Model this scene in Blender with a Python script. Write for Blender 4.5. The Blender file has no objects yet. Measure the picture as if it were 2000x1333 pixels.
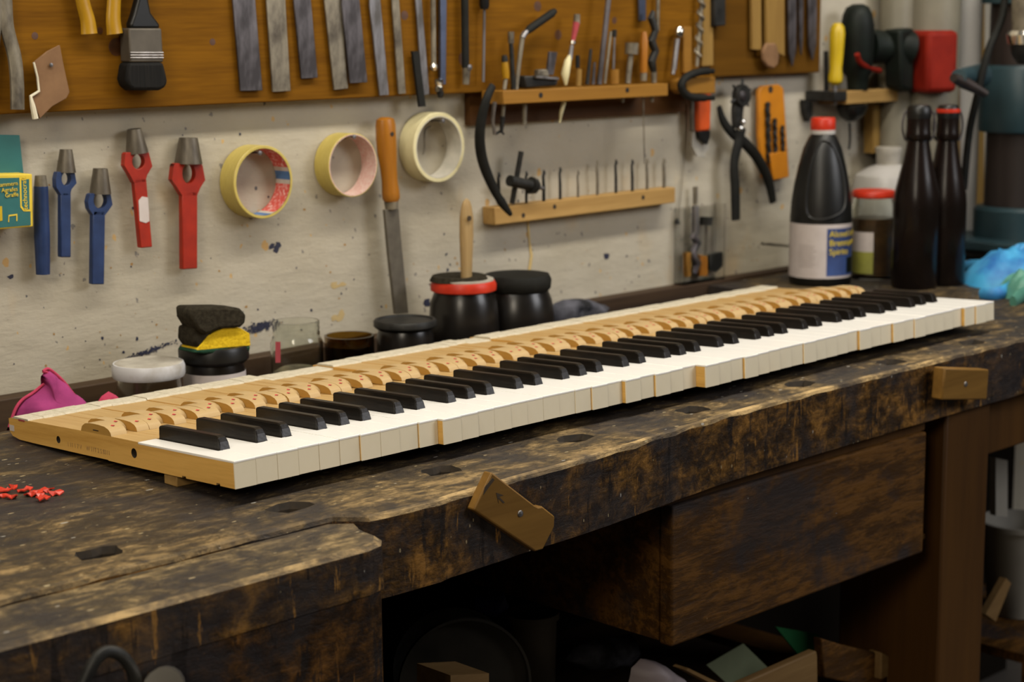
import bpy, math, random
from mathutils import Vector, Matrix, noise
random.seed(7)
C = bpy.context.scene.collection
SC = bpy.context.scene
PI = math.pi
# ------------------------------------------------------------------ camera
FPX = 3539.04; YAW = math.radians(44.71047); PIT = math.radians(9.99172); ROL = math.radians(-0.50312)
H0 = 0.90                                    # keyboard top height above the floor
CAM = Vector((-0.89450, -1.24417, 0.36950 + H0))
_f = Vector((math.sin(YAW)*math.cos(PIT), math.cos(YAW)*math.cos(PIT), -math.sin(PIT)))
_r = Vector((math.cos(YAW), -math.sin(YAW), 0)); _u = _r.cross(_f)
R_ = _r*math.cos(ROL) + _u*math.sin(ROL); U_ = -_r*math.sin(ROL) + _u*math.cos(ROL)
cd = bpy.data.cameras.new('camera'); cam = bpy.data.objects.new('camera', cd); C.objects.link(cam)
cd.sensor_width = 36; cd.lens = 36*FPX/2000; cd.clip_start = .05; cd.clip_end = 30
m = Matrix((R_, U_, -_f)).transposed().to_4x4(); m.translation = CAM; cam.matrix_world = m
cd.dof.use_dof = True; cd.dof.focus_distance = 1.72; cd.dof.aperture_fstop = 7.5
SC.camera = cam
# ------------------------------------------------------------------ light
SC.view_settings.view_transform = 'Standard'; SC.view_settings.look = 'None'
SC.view_settings.gamma = 1; SC.view_settings.use_curve_mapping = False
SC.view_settings.exposure = 0.0
w = bpy.data.worlds.new('room'); SC.world = w; w.use_nodes = True
w.node_tree.nodes['Background'].inputs[0].default_value = (.95, .78, .55, 1)
w.node_tree.nodes['Background'].inputs[1].default_value = .022
def area(name, loc, target, sx, sy, power, col):
    l = bpy.data.lights.new(name, 'AREA'); l.shape = 'RECTANGLE'; l.size = sx; l.size_y = sy; l.energy = power; l.color = col
    o = bpy.data.objects.new(name, l); C.objects.link(o); o.location = loc
    o.rotation_euler = (Vector(target)-Vector(loc)).to_track_quat('-Z', 'Y').to_euler(); return o
area('ceiling_tube_light', (.55, -.10, H0+1.25), (.55, .10, H0), 2.7, .14, 34, (1, .93, .80))
area('window_daylight', (2.1, -2.1, H0+1.25), (.95, .3, H0+.05), 1.2, .9, 34, (.97, .97, 1))
area('room_light', (-2.1, -1.4, H0+1.35), (.2, .2, H0), .7, .7, 27, (1, .88, .70))
# ------------------------------------------------------------------ geometry helpers
def ray(px, py): return R_*((px-1000)/FPX) + U_*(-(py-666.5)/FPX) + _f
def V(px, py, y):                            # where the sight line of a measured point meets the plane at depth y
    d = ray(px, py); return CAM + d*((y-CAM.y)/d.y)
def G(px, py, z):
    d = ray(px, py); return CAM + d*((z-CAM.z)/d.z)
def X(px, py, x):
    d = ray(px, py); return CAM + d*((x-CAM.x)/d.x)
def mpp(p): return (Vector(p)-CAM).dot(_f)/FPX
def org(p):
    v = Vector((0, 0, 0))
    while p: v += p.location; p = p.parent
    return v
def tag(o, label=None, cat=None, group=None, kind=None):
    if label: o['label'] = label
    if cat: o['category'] = cat
    if group: o['group'] = group
    if kind: o['kind'] = kind
    return o
def thing(name, label, cat, loc=(0, 0, 0), group=None):
    o = bpy.data.objects.new(name, None); C.objects.link(o); o.location = loc; o.empty_display_size = .02
    return tag(o, label, cat, group)
def smooth(me, ang=40):
    for p in me.polygons: p.use_smooth = True
    try: me.set_sharp_from_angle(angle=math.radians(ang))
    except Exception: pass
def mesh(name, vs, fs, mat, parent=None, sm=False, local=False, mi=None, bev=0, mod_seg=2):
    o_ = org(parent) if not local else Vector((0, 0, 0))
    ctr = Vector((0, 0, 0))
    if parent is None and not local:         # origin in the middle of a single-mesh thing
        xs = [Vector(v) for v in vs]; ctr = Vector([(min(v[i] for v in xs)+max(v[i] for v in xs))/2 for i in range(3)])
        ctr.z = min(v.z for v in xs)
    me = bpy.data.meshes.new(name); me.from_pydata([Vector(v)-o_-ctr for v in vs], [], fs); me.update()
    for m_ in (mat if isinstance(mat, (list, tuple)) else [mat]): me.materials.append(m_)
    if mi:
        for p, k in zip(me.polygons, mi): p.material_index = k
    o = bpy.data.objects.new(name, me); C.objects.link(o); o.parent = parent; o.location = ctr
    if sm: smooth(me)
    if bev:
        b = o.modifiers.new('bevel', 'BEVEL'); b.width = bev; b.segments = mod_seg; b.limit_method = 'ANGLE'; b.angle_limit = math.radians(35)
        smooth(me, 60)
    return o
BOXF = [(0, 3, 2, 1), (4, 5, 6, 7), (0, 1, 5, 4), (1, 2, 6, 5), (2, 3, 7, 6), (3, 0, 4, 7)]
def boxv(x0, x1, y0, y1, z0, z1): return [(x0, y0, z0), (x1, y0, z0), (x1, y1, z0), (x0, y1, z0), (x0, y0, z1), (x1, y0, z1), (x1, y1, z1), (x0, y1, z1)]
def box(name, x0, x1, y0, y1, z0, z1, mat, parent=None, bev=0, local=False): return mesh(name, boxv(x0, x1, y0, y1, z0, z1), BOXF, mat, parent, bev=bev, local=local)
def obox(name, c, sx, sy, sz, rot, mat, parent=None, bev=0):
    rm = rot if isinstance(rot, Matrix) else Matrix.Rotation(rot, 3, 'Z')
    return mesh(name, [Vector(c)+rm@Vector(v) for v in boxv(-sx/2, sx/2, -sy/2, sy/2, -sz/2, sz/2)], BOXF, mat, parent, bev=bev)
def lathe(name, prof, loc, mat, parent=None, seg=40, axis='Z', close=True, mi=None, sx=1):
    vs, fs, ms = [], [], []
    n = len(prof)
    rot = {'Z': Matrix.Identity(3), 'Y': Matrix.Rotation(-PI/2, 3, 'X')}[axis] if isinstance(axis, str) else Vector((0, 0, 1)).rotation_difference(Vector(axis)).to_matrix()
    for i in range(seg):
        a = 2*PI*i/seg
        for r, z in prof: vs.append(Vector(loc)+rot@Vector((r*math.cos(a)*sx, r*math.sin(a), z)))
    for i in range(seg):
        j = (i+1) % seg
        for k in range(n-1):
            fs.append((i*n+k, j*n+k, j*n+k+1, i*n+k+1)); ms.append(mi[k] if mi else 0)
    if close and prof[0][0] > 1e-6: fs.append(tuple(i*n for i in range(seg))[::-1]); ms.append(mi[0] if mi else 0)
    if close and prof[-1][0] > 1e-6: fs.append(tuple(i*n+n-1 for i in range(seg))); ms.append(mi[-1] if mi else 0)
    return mesh(name, vs, fs, mat, parent, sm=True, mi=ms)
def tube(name, pts, r, mat, parent=None, seg=10, flat=1.0, cyc=False):
    pts = [Vector(p) for p in pts]; n = len(pts); rs = r if isinstance(r, (list, tuple)) else [r]*n
    vs, fs = [], []
    ref = Vector((0, 1, 0.01)); pn = None
    for i, p in enumerate(pts):
        t = (pts[(i+1) % n] - pts[i-1]) if cyc else (pts[min(i+1, n-1)]-pts[max(i-1, 0)])
        t.normalize()
        if pn is None: pn = ref - t*ref.dot(t); pn = pn.normalized() if pn.length > .05 else t.orthogonal().normalized()
        else: pn = (pn - t*pn.dot(t)).normalized()
        b = t.cross(pn)
        for k in range(seg):
            a = 2*PI*k/seg; vs.append(p + (pn*math.cos(a)*flat + b*math.sin(a))*rs[i])
    for i in range(n if cyc else n-1):
        j = (i+1) % n
        for k in range(seg):
            l = (k+1) % seg; fs.append((i*seg+k, i*seg+l, j*seg+l, j*seg+k))
    if not cyc: fs.append(tuple(range(seg))[::-1]); fs.append(tuple((n-1)*seg+k for k in range(seg)))
    return mesh(name, vs, fs, mat, parent, sm=True)
def curve_pts(pts, n=6):
    P = [Vector(p) for p in pts]; out = []
    for i in range(len(P)-1):
        a, b, c, d = P[max(i-1, 0)], P[i], P[i+1], P[min(i+2, len(P)-1)]
        for k in range(n):
            t = k/n; out.append(.5*((2*b)+(c-a)*t+(2*a-5*b+4*c-d)*t*t+(3*b-a-3*c+d)*t**3))
    return out+[P[-1]]
def ext(name, pts, th, mat, parent=None, bev=0, sm=False):     # outline points (3D, in one plane facing the room) pushed back towards the wall
    n = len(pts); vs = [Vector(p) for p in pts]+[Vector(p)+Vector((0, th, 0)) for p in pts]
    fs = [tuple(range(n)), tuple(range(n, 2*n))[::-1]]+[(i, i+n, (i+1) % n+n, (i+1) % n) for i in range(n)]
    # orient outward
    a = sum(vs[i].x*vs[(i+1) % n].z - vs[(i+1) % n].x*vs[i].z for i in range(n))
    if a < 0: fs = [f[::-1] for f in fs]
    return mesh(name, vs, fs, mat, parent, bev=bev)
def W(name, px, y, th, mat, parent=None, bev=0): return ext(name, [V(a, b, y) for a, b in px], th, mat, parent, bev)
def ring_ext(name, outer, inner, th, mat, parent=None, bev=0):  # outline with one hole, same point count
    n = len(outer); t = Vector((0, th, 0)); o = [Vector(p) for p in outer]; i_ = [Vector(p) for p in inner]
    vs = o+i_+[p+t for p in o]+[p+t for p in i_]; fs = []
    for k in range(n):
        j = (k+1) % n
        fs += [(k, j, n+j, n+k), (2*n+k, 3*n+k, 3*n+j, 2*n+j), (k, 2*n+k, 2*n+j, j), (n+k, n+j, 3*n+j, 3*n+k)]
    me = mesh(name, vs, fs, mat, parent, bev=bev)
    return me
def puff(name, px, y, depth, mat, parent=None, amp=.004, fr=40, back=.3, rings=7, sub=3):
    P = [V(a, b, y) for a, b in px]; Q = []
    for i in range(len(P)):
        for k in range(sub): Q.append(P[i].lerp(P[(i+1) % len(P)], k/sub))
    c = sum(Q, Vector())/len(Q); n = len(Q); vs, fs = [], []
    for s in (-1, back):
        for r in range(1, rings+1):
            t = r/rings
            for q in Q:
                p = c.lerp(q, t); dy = s*depth*math.sqrt(max(0, 1-t**2.4))
                nv = noise.noise_vector(p*fr); p = p+Vector((nv.x*amp*.6, dy+nv.y*amp*2.2*(1-t*.5), nv.z*amp*.6)); vs.append(p)
    base = n*rings
    for s in (0, 1):
        o = s*base
        for r in range(rings-1):
            for k in range(n):
                j = (k+1) % n; f = (o+r*n+k, o+r*n+j, o+(r+1)*n+j, o+(r+1)*n+k); fs.append(f if s else f[::-1])
        fs.append(tuple(o+k for k in range(n)))
    for k in range(n):
        j = (k+1) % n; fs.append(((rings-1)*n+k, (rings-1)*n+j, base+(rings-1)*n+j, base+(rings-1)*n+k))
    o = mesh(name, vs, fs, mat, parent, sm=False); smooth(o.data, 80); return o
def carve(o, cutters):
    for c in cutters:
        b = o.modifiers.new('cut', 'BOOLEAN'); b.object = c; b.operation = 'DIFFERENCE'; b.solver = 'EXACT'; b.material_mode = 'TRANSFER'
    bpy.context.view_layer.update(); dg = bpy.context.evaluated_depsgraph_get()
    me = bpy.data.meshes.new_from_object(o.evaluated_get(dg)); o.modifiers.clear(); o.data = me
    for c in cutters: bpy.data.objects.remove(c)
def text(name, s, size, mat, parent, place, ext_=.0002):
    cu = bpy.data.curves.new(name, 'FONT'); cu.body = s; cu.size = size; cu.extrude = ext_; cu.resolution_u = 3
    t = bpy.data.objects.new(name, cu); C.objects.link(t); bpy.context.view_layer.update()
    me = bpy.data.meshes.new_from_object(t.evaluated_get(bpy.context.evaluated_depsgraph_get())); bpy.data.objects.remove(t)
    o_ = org(parent)
    for v in me.vertices: v.co = place(v.co) - o_
    me.materials.clear(); me.materials.append(mat)
    o = bpy.data.objects.new(name, me); C.objects.link(o); o.parent = parent; return o
# ------------------------------------------------------------------ materials
def nm(name):
    m_ = bpy.data.materials.new(name); m_.use_nodes = True; nt = m_.node_tree; return m_, nt, nt.nodes['Principled BSDF']
def node(nt, t, **k):
    n = nt.nodes.new(t)
    for a, b in k.items(): setattr(n, a, b)
    return n
def ramp(nt, fac, stops):
    r = node(nt, 'ShaderNodeValToRGB'); e = r.color_ramp.elements
    while len(e) < len(stops): e.new(.5)
    for el, (p, c) in zip(e, stops): el.position = p; el.color = (*c, 1) if len(c) == 3 else c
    nt.links.new(fac, r.inputs[0]); return r.outputs[0]
def coords(nt, sc=(1, 1, 1), rot=(0, 0, 0), kind='Object'):
    tc = node(nt, 'ShaderNodeTexCoord'); mp = node(nt, 'ShaderNodeMapping'); mp.inputs['Scale'].default_value = sc; mp.inputs['Rotation'].default_value = rot
    nt.links.new(tc.outputs[kind], mp.inputs[0]); return mp.outputs[0]
def ntex(nt, vec, scale, detail=4, rough=.6, dist=0):
    n = node(nt, 'ShaderNodeTexNoise'); n.inputs['Scale'].default_value = scale; n.inputs['Detail'].default_value = detail
    n.inputs['Roughness'].default_value = rough; n.inputs['Distortion'].default_value = dist; nt.links.new(vec, n.inputs['Vector']); return n.outputs['Fac']
def mixc(nt, f, a, b, mode='MIX'):
    n = node(nt, 'ShaderNodeMix', data_type='RGBA', blend_type=mode)
    if isinstance(f, (int, float)): n.inputs[0].default_value = f
    else: nt.links.new(f, n.inputs[0])
    for i, v in ((6, a), (7, b)):
        if isinstance(v, tuple): n.inputs[i].default_value = (*v, 1)
        else: nt.links.new(v, n.inputs[i])
    return n.outputs[2]
def math_(nt, op, a, b=None, c=None):
    n = node(nt, 'ShaderNodeMath', operation=op)
    for i, v in enumerate((a, b, c)):
        if v is None: continue
        if isinstance(v, (int, float)): n.inputs[i].default_value = v
        else: nt.links.new(v, n.inputs[i])
    return n.outputs[0]
def bump(nt, bs, h, st=.3, d=.002):
    b = node(nt, 'ShaderNodeBump'); b.inputs['Strength'].default_value = st; b.inputs['Distance'].default_value = d
    nt.links.new(h, b.inputs['Height']); nt.links.new(b.outputs[0], bs.inputs['Normal'])
def sp(bs, v): bs.inputs['Specular IOR Level'].default_value = v
def pm(name, c, c2=None, scale=30, rough=.5, metal=0, stretch=(1, 1, 1), bmp=0, spec=.5, lo=.35, hi=.65, trans=0, coat=0, kind='Object'):
    m_, nt, bs = nm(name)
    c2 = c2 or tuple(v*.8 for v in c)
    n = ntex(nt, coords(nt, stretch, kind=kind), scale)
    nt.links.new(ramp(nt, n, [(lo, c2), (hi, c)]), bs.inputs['Base Color'])
    bs.inputs['Roughness'].default_value = rough; bs.inputs['Metallic'].default_value = metal; sp(bs, spec)
    bs.inputs['Transmission Weight'].default_value = trans; bs.inputs['Coat Weight'].default_value = coat
    if bmp: bump(nt, bs, n, bmp)
    return m_
def glass(name, c, rough=.05, ior=1.45):
    m_, nt, bs = nm(name); n = ntex(nt, coords(nt), 25)
    nt.links.new(ramp(nt, n, [(.3, tuple(v*.85 for v in c)), (.7, c)]), bs.inputs['Base Color'])
    bs.inputs['Transmission Weight'].default_value = 1; bs.inputs['Roughness'].default_value = rough; bs.inputs['IOR'].default_value = ior; return m_
def wood(name, light, dark, along=0, scale=26, rough=.55, st=(.45, .62), bmp=.15, spec=.2, fine=.5):
    m_, nt, bs = nm(name); s = [1, 1, 1]; s[along] = .06
    co = coords(nt, tuple(s)); n1 = ntex(nt, co, scale, 5, .6, .4); n2 = ntex(nt, co, scale*9, 3, .6)
    h = math_(nt, 'ADD', math_(nt, 'MULTIPLY', n1, 1-fine*.5), math_(nt, 'MULTIPLY', n2, fine*.5))
    nt.links.new(ramp(nt, h, [(st[0]-.1, dark), (st[1], light)]), bs.inputs['Base Color'])
    bs.inputs['Roughness'].default_value = rough; sp(bs, spec); bump(nt, bs, h, bmp, .001); return m_
M = {}
M['keywood'] = wood('key_wood', (.48, .32, .135), (.37, .23, .085), 1, 60, .5, (.42, .58))
M['keyside'] = wood('key_side_wood', (.70, .41, .11), (.52, .28, .06), 1, 55, .5, (.42, .58))
M['hump'] = wood('capstan_wood', (.47, .33, .16), (.40, .27, .12), 0, 50, .5, (.4, .6))
M['humpend'] = wood('capstan_end_grain', (.46, .26, .06), (.38, .20, .04), 1, 50, .5, (.4, .6))
M['white'] = pm('white_key_plastic', (.90, .88, .84), (.88, .86, .82), 4, .22, spec=.5)
M['front'] = pm('cream_key_front', (.80, .72, .55), (.77, .69, .51), 30, .4, spec=.4)
M['ebony'] = pm('ebony', (.011, .008, .006), (.006, .005, .004), 60, .3, stretch=(6, 1, 6), spec=.22, bmp=.08)
M['felt'] = pm('cream_felt', (.58, .53, .42), (.48, .43, .32), 220, .95, bmp=.5, spec=.1)
M['redink'] = pm('red_ink', (.55, .04, .05), None, 40, .7)
M['redfelt'] = pm('red_felt', (.35, .05, .06), None, 90, .95)
M['hole'] = pm('hole_shade', (.035, .022, .010), (.015, .010, .005), 90, .8)  # shade inside holes and slits is painted in as a near-black colour
M['panel'] = wood('orange_pine', (.175, .074, .004), (.085, .033, .002), 0, 26, .75, (.40, .62), .12, .08, .9)
M['panel_dark'] = wood('brown_pine', (.11, .048, .004), (.065, .027, .002), 0, 14, .75, (.40, .62), .12, .08)
M['rack'] = wood('rack_wood', (.27, .13, .020), (.19, .085, .012), 0, 20, .5, (.4, .62))
M['backwood'] = wood('dark_red_wood', (.075, .030, .006), (.045, .018, .004), 0, 15, .6)
M['rawwood'] = wood('raw_wood', (.42, .26, .09), (.28, .16, .05), 0, 26, .6)
M['rawv'] = wood('raw_wood_upright', (.28, .17, .045), (.19, .105, .025), 2, 26, .6)
M['handle'] = wood('varnished_handle', (.36, .14, .012), (.24, .085, .008), 2, 22, .35, spec=.4)
M['brushwood'] = wood('brush_handle_wood', (.40, .28, .13), (.24, .15, .06), 2, 22, .5)
M['legwood'] = wood('leg_wood', (.085, .036, .006), (.038, .015, .003), 2, 9, .55, (.42, .66), .3)
M['dullwood'] = wood('dull_wood', (.20, .12, .045), (.12, .065, .022), 0, 22, .6)
M['tray'] = wood('tray_wood', (.06, .035, .018), (.015, .009, .006), 0, 12, .6)
M['steel'] = pm('steel', (.26, .25, .26), (.11, .10, .09), 20, .42, .75, (3, 1, .7), .1, lo=.38, hi=.6)
M['darksteel'] = pm('blued_steel', (.18, .165, .18), (.035, .03, .032), 12, .5, .4, (2, 1, .7), lo=.45, hi=.68)
M['tarnish'] = pm('tarnished_steel', (.24, .21, .155), (.07, .057, .042), 26, .55, .4, (1.6, 1, .8), .1, lo=.36, hi=.62)
M['fileblade'] = pm('file_steel', (.12, .105, .08), (.09, .078, .06), 60, .6, .3)
M['conemetal'] = pm('worn_punch_steel', (.135, .115, .085), (.06, .048, .034), 30, .5, .35, (3, 3, .6))
M['palesteel'] = pm('pale_blade', (.34, .32, .28), None, 30, .5)
M['ferrule'] = pm('dull_tin_ferrule', (.10, .085, .065), (.06, .05, .038), 20, .55, .4)
M['bluesteel'] = pm('blue_steel', (.17, .20, .30), (.11, .13, .19), 20, .35, .9)
M['chrome'] = pm('chrome', (.75, .72, .66), (.6, .57, .5), 20, .2, 1)
M['black'] = pm('black_plastic', (.009, .009, .008), (.006, .006, .006), 40, .38, spec=.35)
M['rubber'] = pm('black_rubber', (.011, .011, .009), (.007, .007, .006), 60, .7, bmp=.1, spec=.2)
M['gunmetal'] = pm('dark_cast_iron', (.028, .027, .025), (.012, .012, .011), 60, .5, .3, bmp=.15, spec=.3)
M['yellow'] = pm('yellow_plastic', (.36, .19, .006), (.29, .15, .005), 30, .35)
M['yhandle'] = pm('bright_yellow_plastic', (.55, .38, .008), (.48, .33, .006), 30, .4)
M['red'] = pm('red_paint', (.34, .020, .006), (.25, .014, .005), 40, .4, spec=.4, bmp=.05)
M['blue'] = pm('blue_paint', (.020, .042, .125), (.013, .028, .085), 40, .4, spec=.4, bmp=.05)
M['orange'] = pm('orange_plastic', (.62, .08, .006), None, 30, .5)
M['ocase'] = pm('orange_case_plastic', (.52, .19, .006), (.45, .16, .005), 30, .45)
M['green'] = pm('green_card', (.02, .13, .13), (.015, .11, .11), 30, .5)
M['ycard'] = pm('yellow_card', (.75, .55, .04), None, 30, .5)
M['tape'] = pm('yellow_tape', (.52, .42, .11), (.45, .35, .08), 70, .4, stretch=(1, 8, 1))
M['tape2'] = pm('pale_masking_tape', (.66, .60, .36), (.58, .52, .29), 70, .5, stretch=(1, 8, 1))
M['tapecore'] = pm('grey_core_card', (.5, .47, .40), None, 50, .8)
M['whiteplastic'] = pm('white_plastic', (.46, .44, .42), (.40, .38, .35), 20, .35)
M['lidwhite'] = pm('dusty_white_lid', (.56, .56, .58), (.34, .31, .26), 22, .4, lo=.3, hi=.55)
M['lidred'] = pm('red_lid', (.55, .035, .012), (.40, .022, .008), 40, .4, spec=.3)
M['glass'] = glass('clear_glass', (.94, .96, .92), .04, 1.3)
M['clearp'] = glass('clear_plastic', (.98, .98, .97), .08, 1.06)
M['amber'] = glass('amber_glass', (.30, .17, .03), .08)
M['brownglass'] = pm('dark_brown_glass', (.010, .006, .005), (.006, .004, .003), 12, .25, spec=.2)
M['potglass'] = pm('black_glazed_pot', (.011, .009, .008), (.007, .006, .005), 12, .28, spec=.4)
M['sediment'] = pm('dusty_glue', (.20, .17, .10), (.06, .05, .03), 40, .8)
M['sponge'] = pm('dark_sponge', (.035, .030, .020), (.018, .015, .010), 180, .95, bmp=.8, spec=.1)
M['spongey'] = pm('yellow_sponge', (.68, .46, .02), (.50, .30, .01), 200, .95, bmp=.9, spec=.1, lo=.25, hi=.45)
M['spongeg'] = pm('green_scouring_pad', (.02, .06, .035), None, 200, .95, bmp=.8, spec=.1)
M['pink'] = pm('pink_cloth', (.34, .05, .17), (.20, .03, .11), 22, .95, bmp=.5, spec=.1, lo=.3, hi=.55)
M['pinkedge'] = pm('red_pink_hem', (.48, .04, .10), None, 80, .9)
M['greycloth'] = pm('dark_grey_cloth', (.10, .10, .12), (.02, .02, .022), 30, .95, bmp=.5, spec=.1)
M['bluecloth'] = pm('blue_rubber_glove', (.05, .33, .62), (.02, .14, .42), 14, .55, bmp=.3, lo=.35, hi=.55)
M['greencloth'] = pm('green_rubber_glove', (.10, .30, .22), (.06, .2, .15), 14, .5)
M['wax'] = pm('red_wax', (.62, .045, .02), (.45, .03, .015), 60, .35, spec=.5)
M['teal'] = pm('teal_machine_paint', (.022, .050, .060), (.015, .036, .044), 14, .4, spec=.4)
M['column'] = pm('machine_column_steel', (.040, .028, .024), (.022, .016, .014), 8, .5, .3, (4, 4, .3))
M['leather'] = pm('tan_leather', (.20, .105, .045), (.15, .075, .03), 30, .8)
M['wire'] = pm('cream_wire', (.72, .66, .50), None, 30, .5)
M['bristle'] = pm('black_bristle', (.010, .009, .008), (.004, .004, .004), 150, .8, stretch=(3, 3, .1), bmp=.6, spec=.2)
M['label'] = pm('label_paper', (.56, .50, .48), (.50, .44, .42), 40, .6)
M['labelblue'] = pm('label_blue', (.05, .10, .30), (.025, .04, .12), 10, .5)
M['labelyel'] = pm('label_yellow', (.80, .60, .02), None, 30, .5)
M['labeltxt'] = pm('label_grey_print', (.42, .36, .34), None, 60, .6)
M['labelgrn'] = pm('label_olive', (.30, .30, .05), (.22, .22, .04), 30, .6)
M['battery'] = pm('red_battery_plastic', (.22, .014, .006), (.17, .010, .005), 30, .6, spec=.12)
M['drillbody'] = pm('dark_green_tool_plastic', (.006, .010, .007), (.004, .005, .004), 30, .55, spec=.2)
M['greypatch'] = pm('grey_print', (.16, .10, .10), (.10, .04, .04), 100, .6)
M['pipe'] = pm('grey_pipe_paint', (.20, .18, .13), (.15, .135, .10), 8, .5)
M['pipelight'] = pm('pale_pipe_paint', (.62, .60, .58), (.55, .53, .51), 8, .5)
M['greycap'] = pm('worn_white_paint', (.36, .33, .28), None, 40, .6)
M['paper'] = pm('pale_green_paper', (.15, .17, .09), None, 12, .8)
M['greenbright'] = pm('bright_green_plastic', (.10, .42, .03), None, 12, .5)
M['greenfolder'] = pm('green_folder', (.01, .12, .03), None, 12, .6)
M['bluedark'] = pm('blue_bag', (.01, .015, .12), None, 12, .6)
M['bag'] = pm('white_bag', (.26, .21, .22), (.18, .15, .15), 9, .6, bmp=.3)
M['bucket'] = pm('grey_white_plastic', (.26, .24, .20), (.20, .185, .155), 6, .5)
M['dimbucket'] = pm('shaded_white_plastic', (.10, .085, .06), (.07, .06, .04), 6, .6)  # white plastic with the under-bench shade darkened into its colour
M['brownliq'] = pm('brown_liquid', (.09, .05, .018), (.035, .018, .008), 30, .3, lo=.4, hi=.65)
M['pan'] = pm('dark_pan', (.030, .026, .020), (.016, .014, .010), 14, .35, .4)
M['smear'] = pm('dark_blue_paint_smear', (.02, .022, .05), None, 30, .6)
# plaster
def plaster():
    m_, nt, bs = nm('wall_plaster'); co = coords(nt, kind='Object')
    n = ntex(nt, co, 5, 6, .6); base = ramp(nt, n, [(.3, (.37, .33, .25)), (.7, (.45, .41, .335))])
    # rusty stains
    s = ntex(nt, coords(nt, (1, 1, .6)), 11, 3, .5); col = mixc(nt, ramp(nt, s, [(.62, (0, 0, 0)), (.80, (.55, .55, .55))]), base, (.50, .33, .14))
    def specks(scale, thr, colr, prev, seed):
        v = node(nt, 'ShaderNodeTexVoronoi'); v.inputs['Scale'].default_value = scale; v.inputs['Randomness'].default_value = 1
        mp = coords(nt, (1, 1, .7), (seed, seed*.3, 0)); wn = ntex(nt, mp, scale*3, 2); add = node(nt, 'ShaderNodeVectorMath', operation='ADD')
        nt.links.new(mp, add.inputs[0]); cmb = node(nt, 'ShaderNodeCombineXYZ'); nt.links.new(math_(nt, 'MULTIPLY', wn, .012), cmb.inputs[0]); nt.links.new(cmb.outputs[0], add.inputs[1])
        nt.links.new(add.outputs[0], v.inputs['Vector'])
        rnd = node(nt, 'ShaderNodeSeparateColor'); nt.links.new(v.outputs['Color'], rnd.inputs[0])
        sz = math_(nt, 'MULTIPLY', math_(nt, 'POWER', rnd.outputs[0], 3.5), thr)
        f = math_(nt, 'LESS_THAN', v.outputs['Distance'], sz)
        return mixc(nt, math_(nt, 'MULTIPLY', f, .85), prev, colr)
    col = specks(40, .10, (.05, .06, .08), col, .3)
    col = specks(30, .16, (.50, .30, .10), col, 1.1)
    col = specks(80, .20, (.16, .15, .14), col, 2.2)
    col = specks(55, .16, (.50, .32, .12), col, 3.7)
    nt.links.new(col, bs.inputs['Base Color']); bs.inputs['Roughness'].default_value = .85; sp(bs, .2)
    h = ntex(nt, co, 45, 5, .6); h2 = ntex(nt, coords(nt, (1, 1, 3)), 14, 6, .65)
    bump(nt, bs, math_(nt, 'ADD', h, math_(nt, 'MULTIPLY', h2, 2.0)), .32, .003); return m_
M['plaster'] = plaster()
def bench_mat(name, tan, dark, sc, rough, front=False, flecks=1, lift=0, wear=False):
    m_, nt, bs = nm(name)
    a = ntex(nt, coords(nt, sc), 24, 8, .72, .7); b = ntex(nt, coords(nt, tuple(v*3 for v in sc)), 30, 6, .75, .5); g = ntex(nt, coords(nt, (sc[0]*.35, 1.6, 1.6)), 60, 4, .7)
    h = math_(nt, 'ADD', math_(nt, 'ADD', math_(nt, 'MULTIPLY', a, .46), math_(nt, 'MULTIPLY', b, .34)), math_(nt, 'MULTIPLY', g, .20))
    if wear:                                 # the slab is rubbed bare along its front edge
        sx_ = node(nt, 'ShaderNodeSeparateXYZ'); nt.links.new(coords(nt), sx_.inputs[0])
        mr = node(nt, 'ShaderNodeMapRange'); nt.links.new(sx_.outputs[1], mr.inputs[0]); mr.inputs[1].default_value = -.09; mr.inputs[2].default_value = -.205; mr.inputs[3].default_value = 0; mr.inputs[4].default_value = .062
        h = math_(nt, 'ADD', h, mr.outputs[0])
    col = ramp(nt, h, [(.40-lift, dark), (.475-lift, tuple(d*.6+t*.12 for d, t in zip(dark, tan))), (.525-lift, tuple(t*.42 for t in tan)), (.59-lift, tan)])
    c2 = ntex(nt, coords(nt, (1, 1, 1), (1, 2, 3)), 7, 5, .65); col = mixc(nt, ramp(nt, c2, [(.48, (0, 0, 0)), (.58, (.75, .75, .75))]), col, (.024, .021, .022))
    if front:                                # old varnish and glue runs
        d = ntex(nt, coords(nt, (1, 1, .16)), 60, 5, .7)
        col = mixc(nt, ramp(nt, d, [(.57, (0, 0, 0)), (.62, (.85, .85, .85))]), col, (.012, .009, .008))
        col = mixc(nt, ramp(nt, d, [(.34, (.75, .75, .75)), (.38, (0, 0, 0))]), col, tuple(t*1.1 for t in tan))
    for (s_, pw, sz, cc) in ((120, 12, .22, (.40, .38, .34)), (210, 12, .3, (.40, .32, .18))):
        v = node(nt, 'ShaderNodeTexVoronoi'); v.inputs['Scale'].default_value = s_; nt.links.new(coords(nt, (.45, 1, 1) if not front else (1, 1, .5)), v.inputs['Vector'])
        sc_ = node(nt, 'ShaderNodeSeparateColor'); nt.links.new(v.outputs['Color'], sc_.inputs[0])
        f = math_(nt, 'LESS_THAN', v.outputs['Distance'], math_(nt, 'MULTIPLY', math_(nt, 'POWER', sc_.outputs[0], pw), sz*flecks))
        col = mixc(nt, math_(nt, 'MULTIPLY', f, .7), col, cc)
    nt.links.new(col, bs.inputs['Base Color']); sp(bs, .14 if front or flecks < 1 else .22)
    nt.links.new(ramp(nt, b, [(.35, (rough-.10,)*3), (.65, (rough+.18,)*3)]), bs.inputs['Roughness'])
    bump(nt, bs, h, .9, .006); return m_
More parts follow.
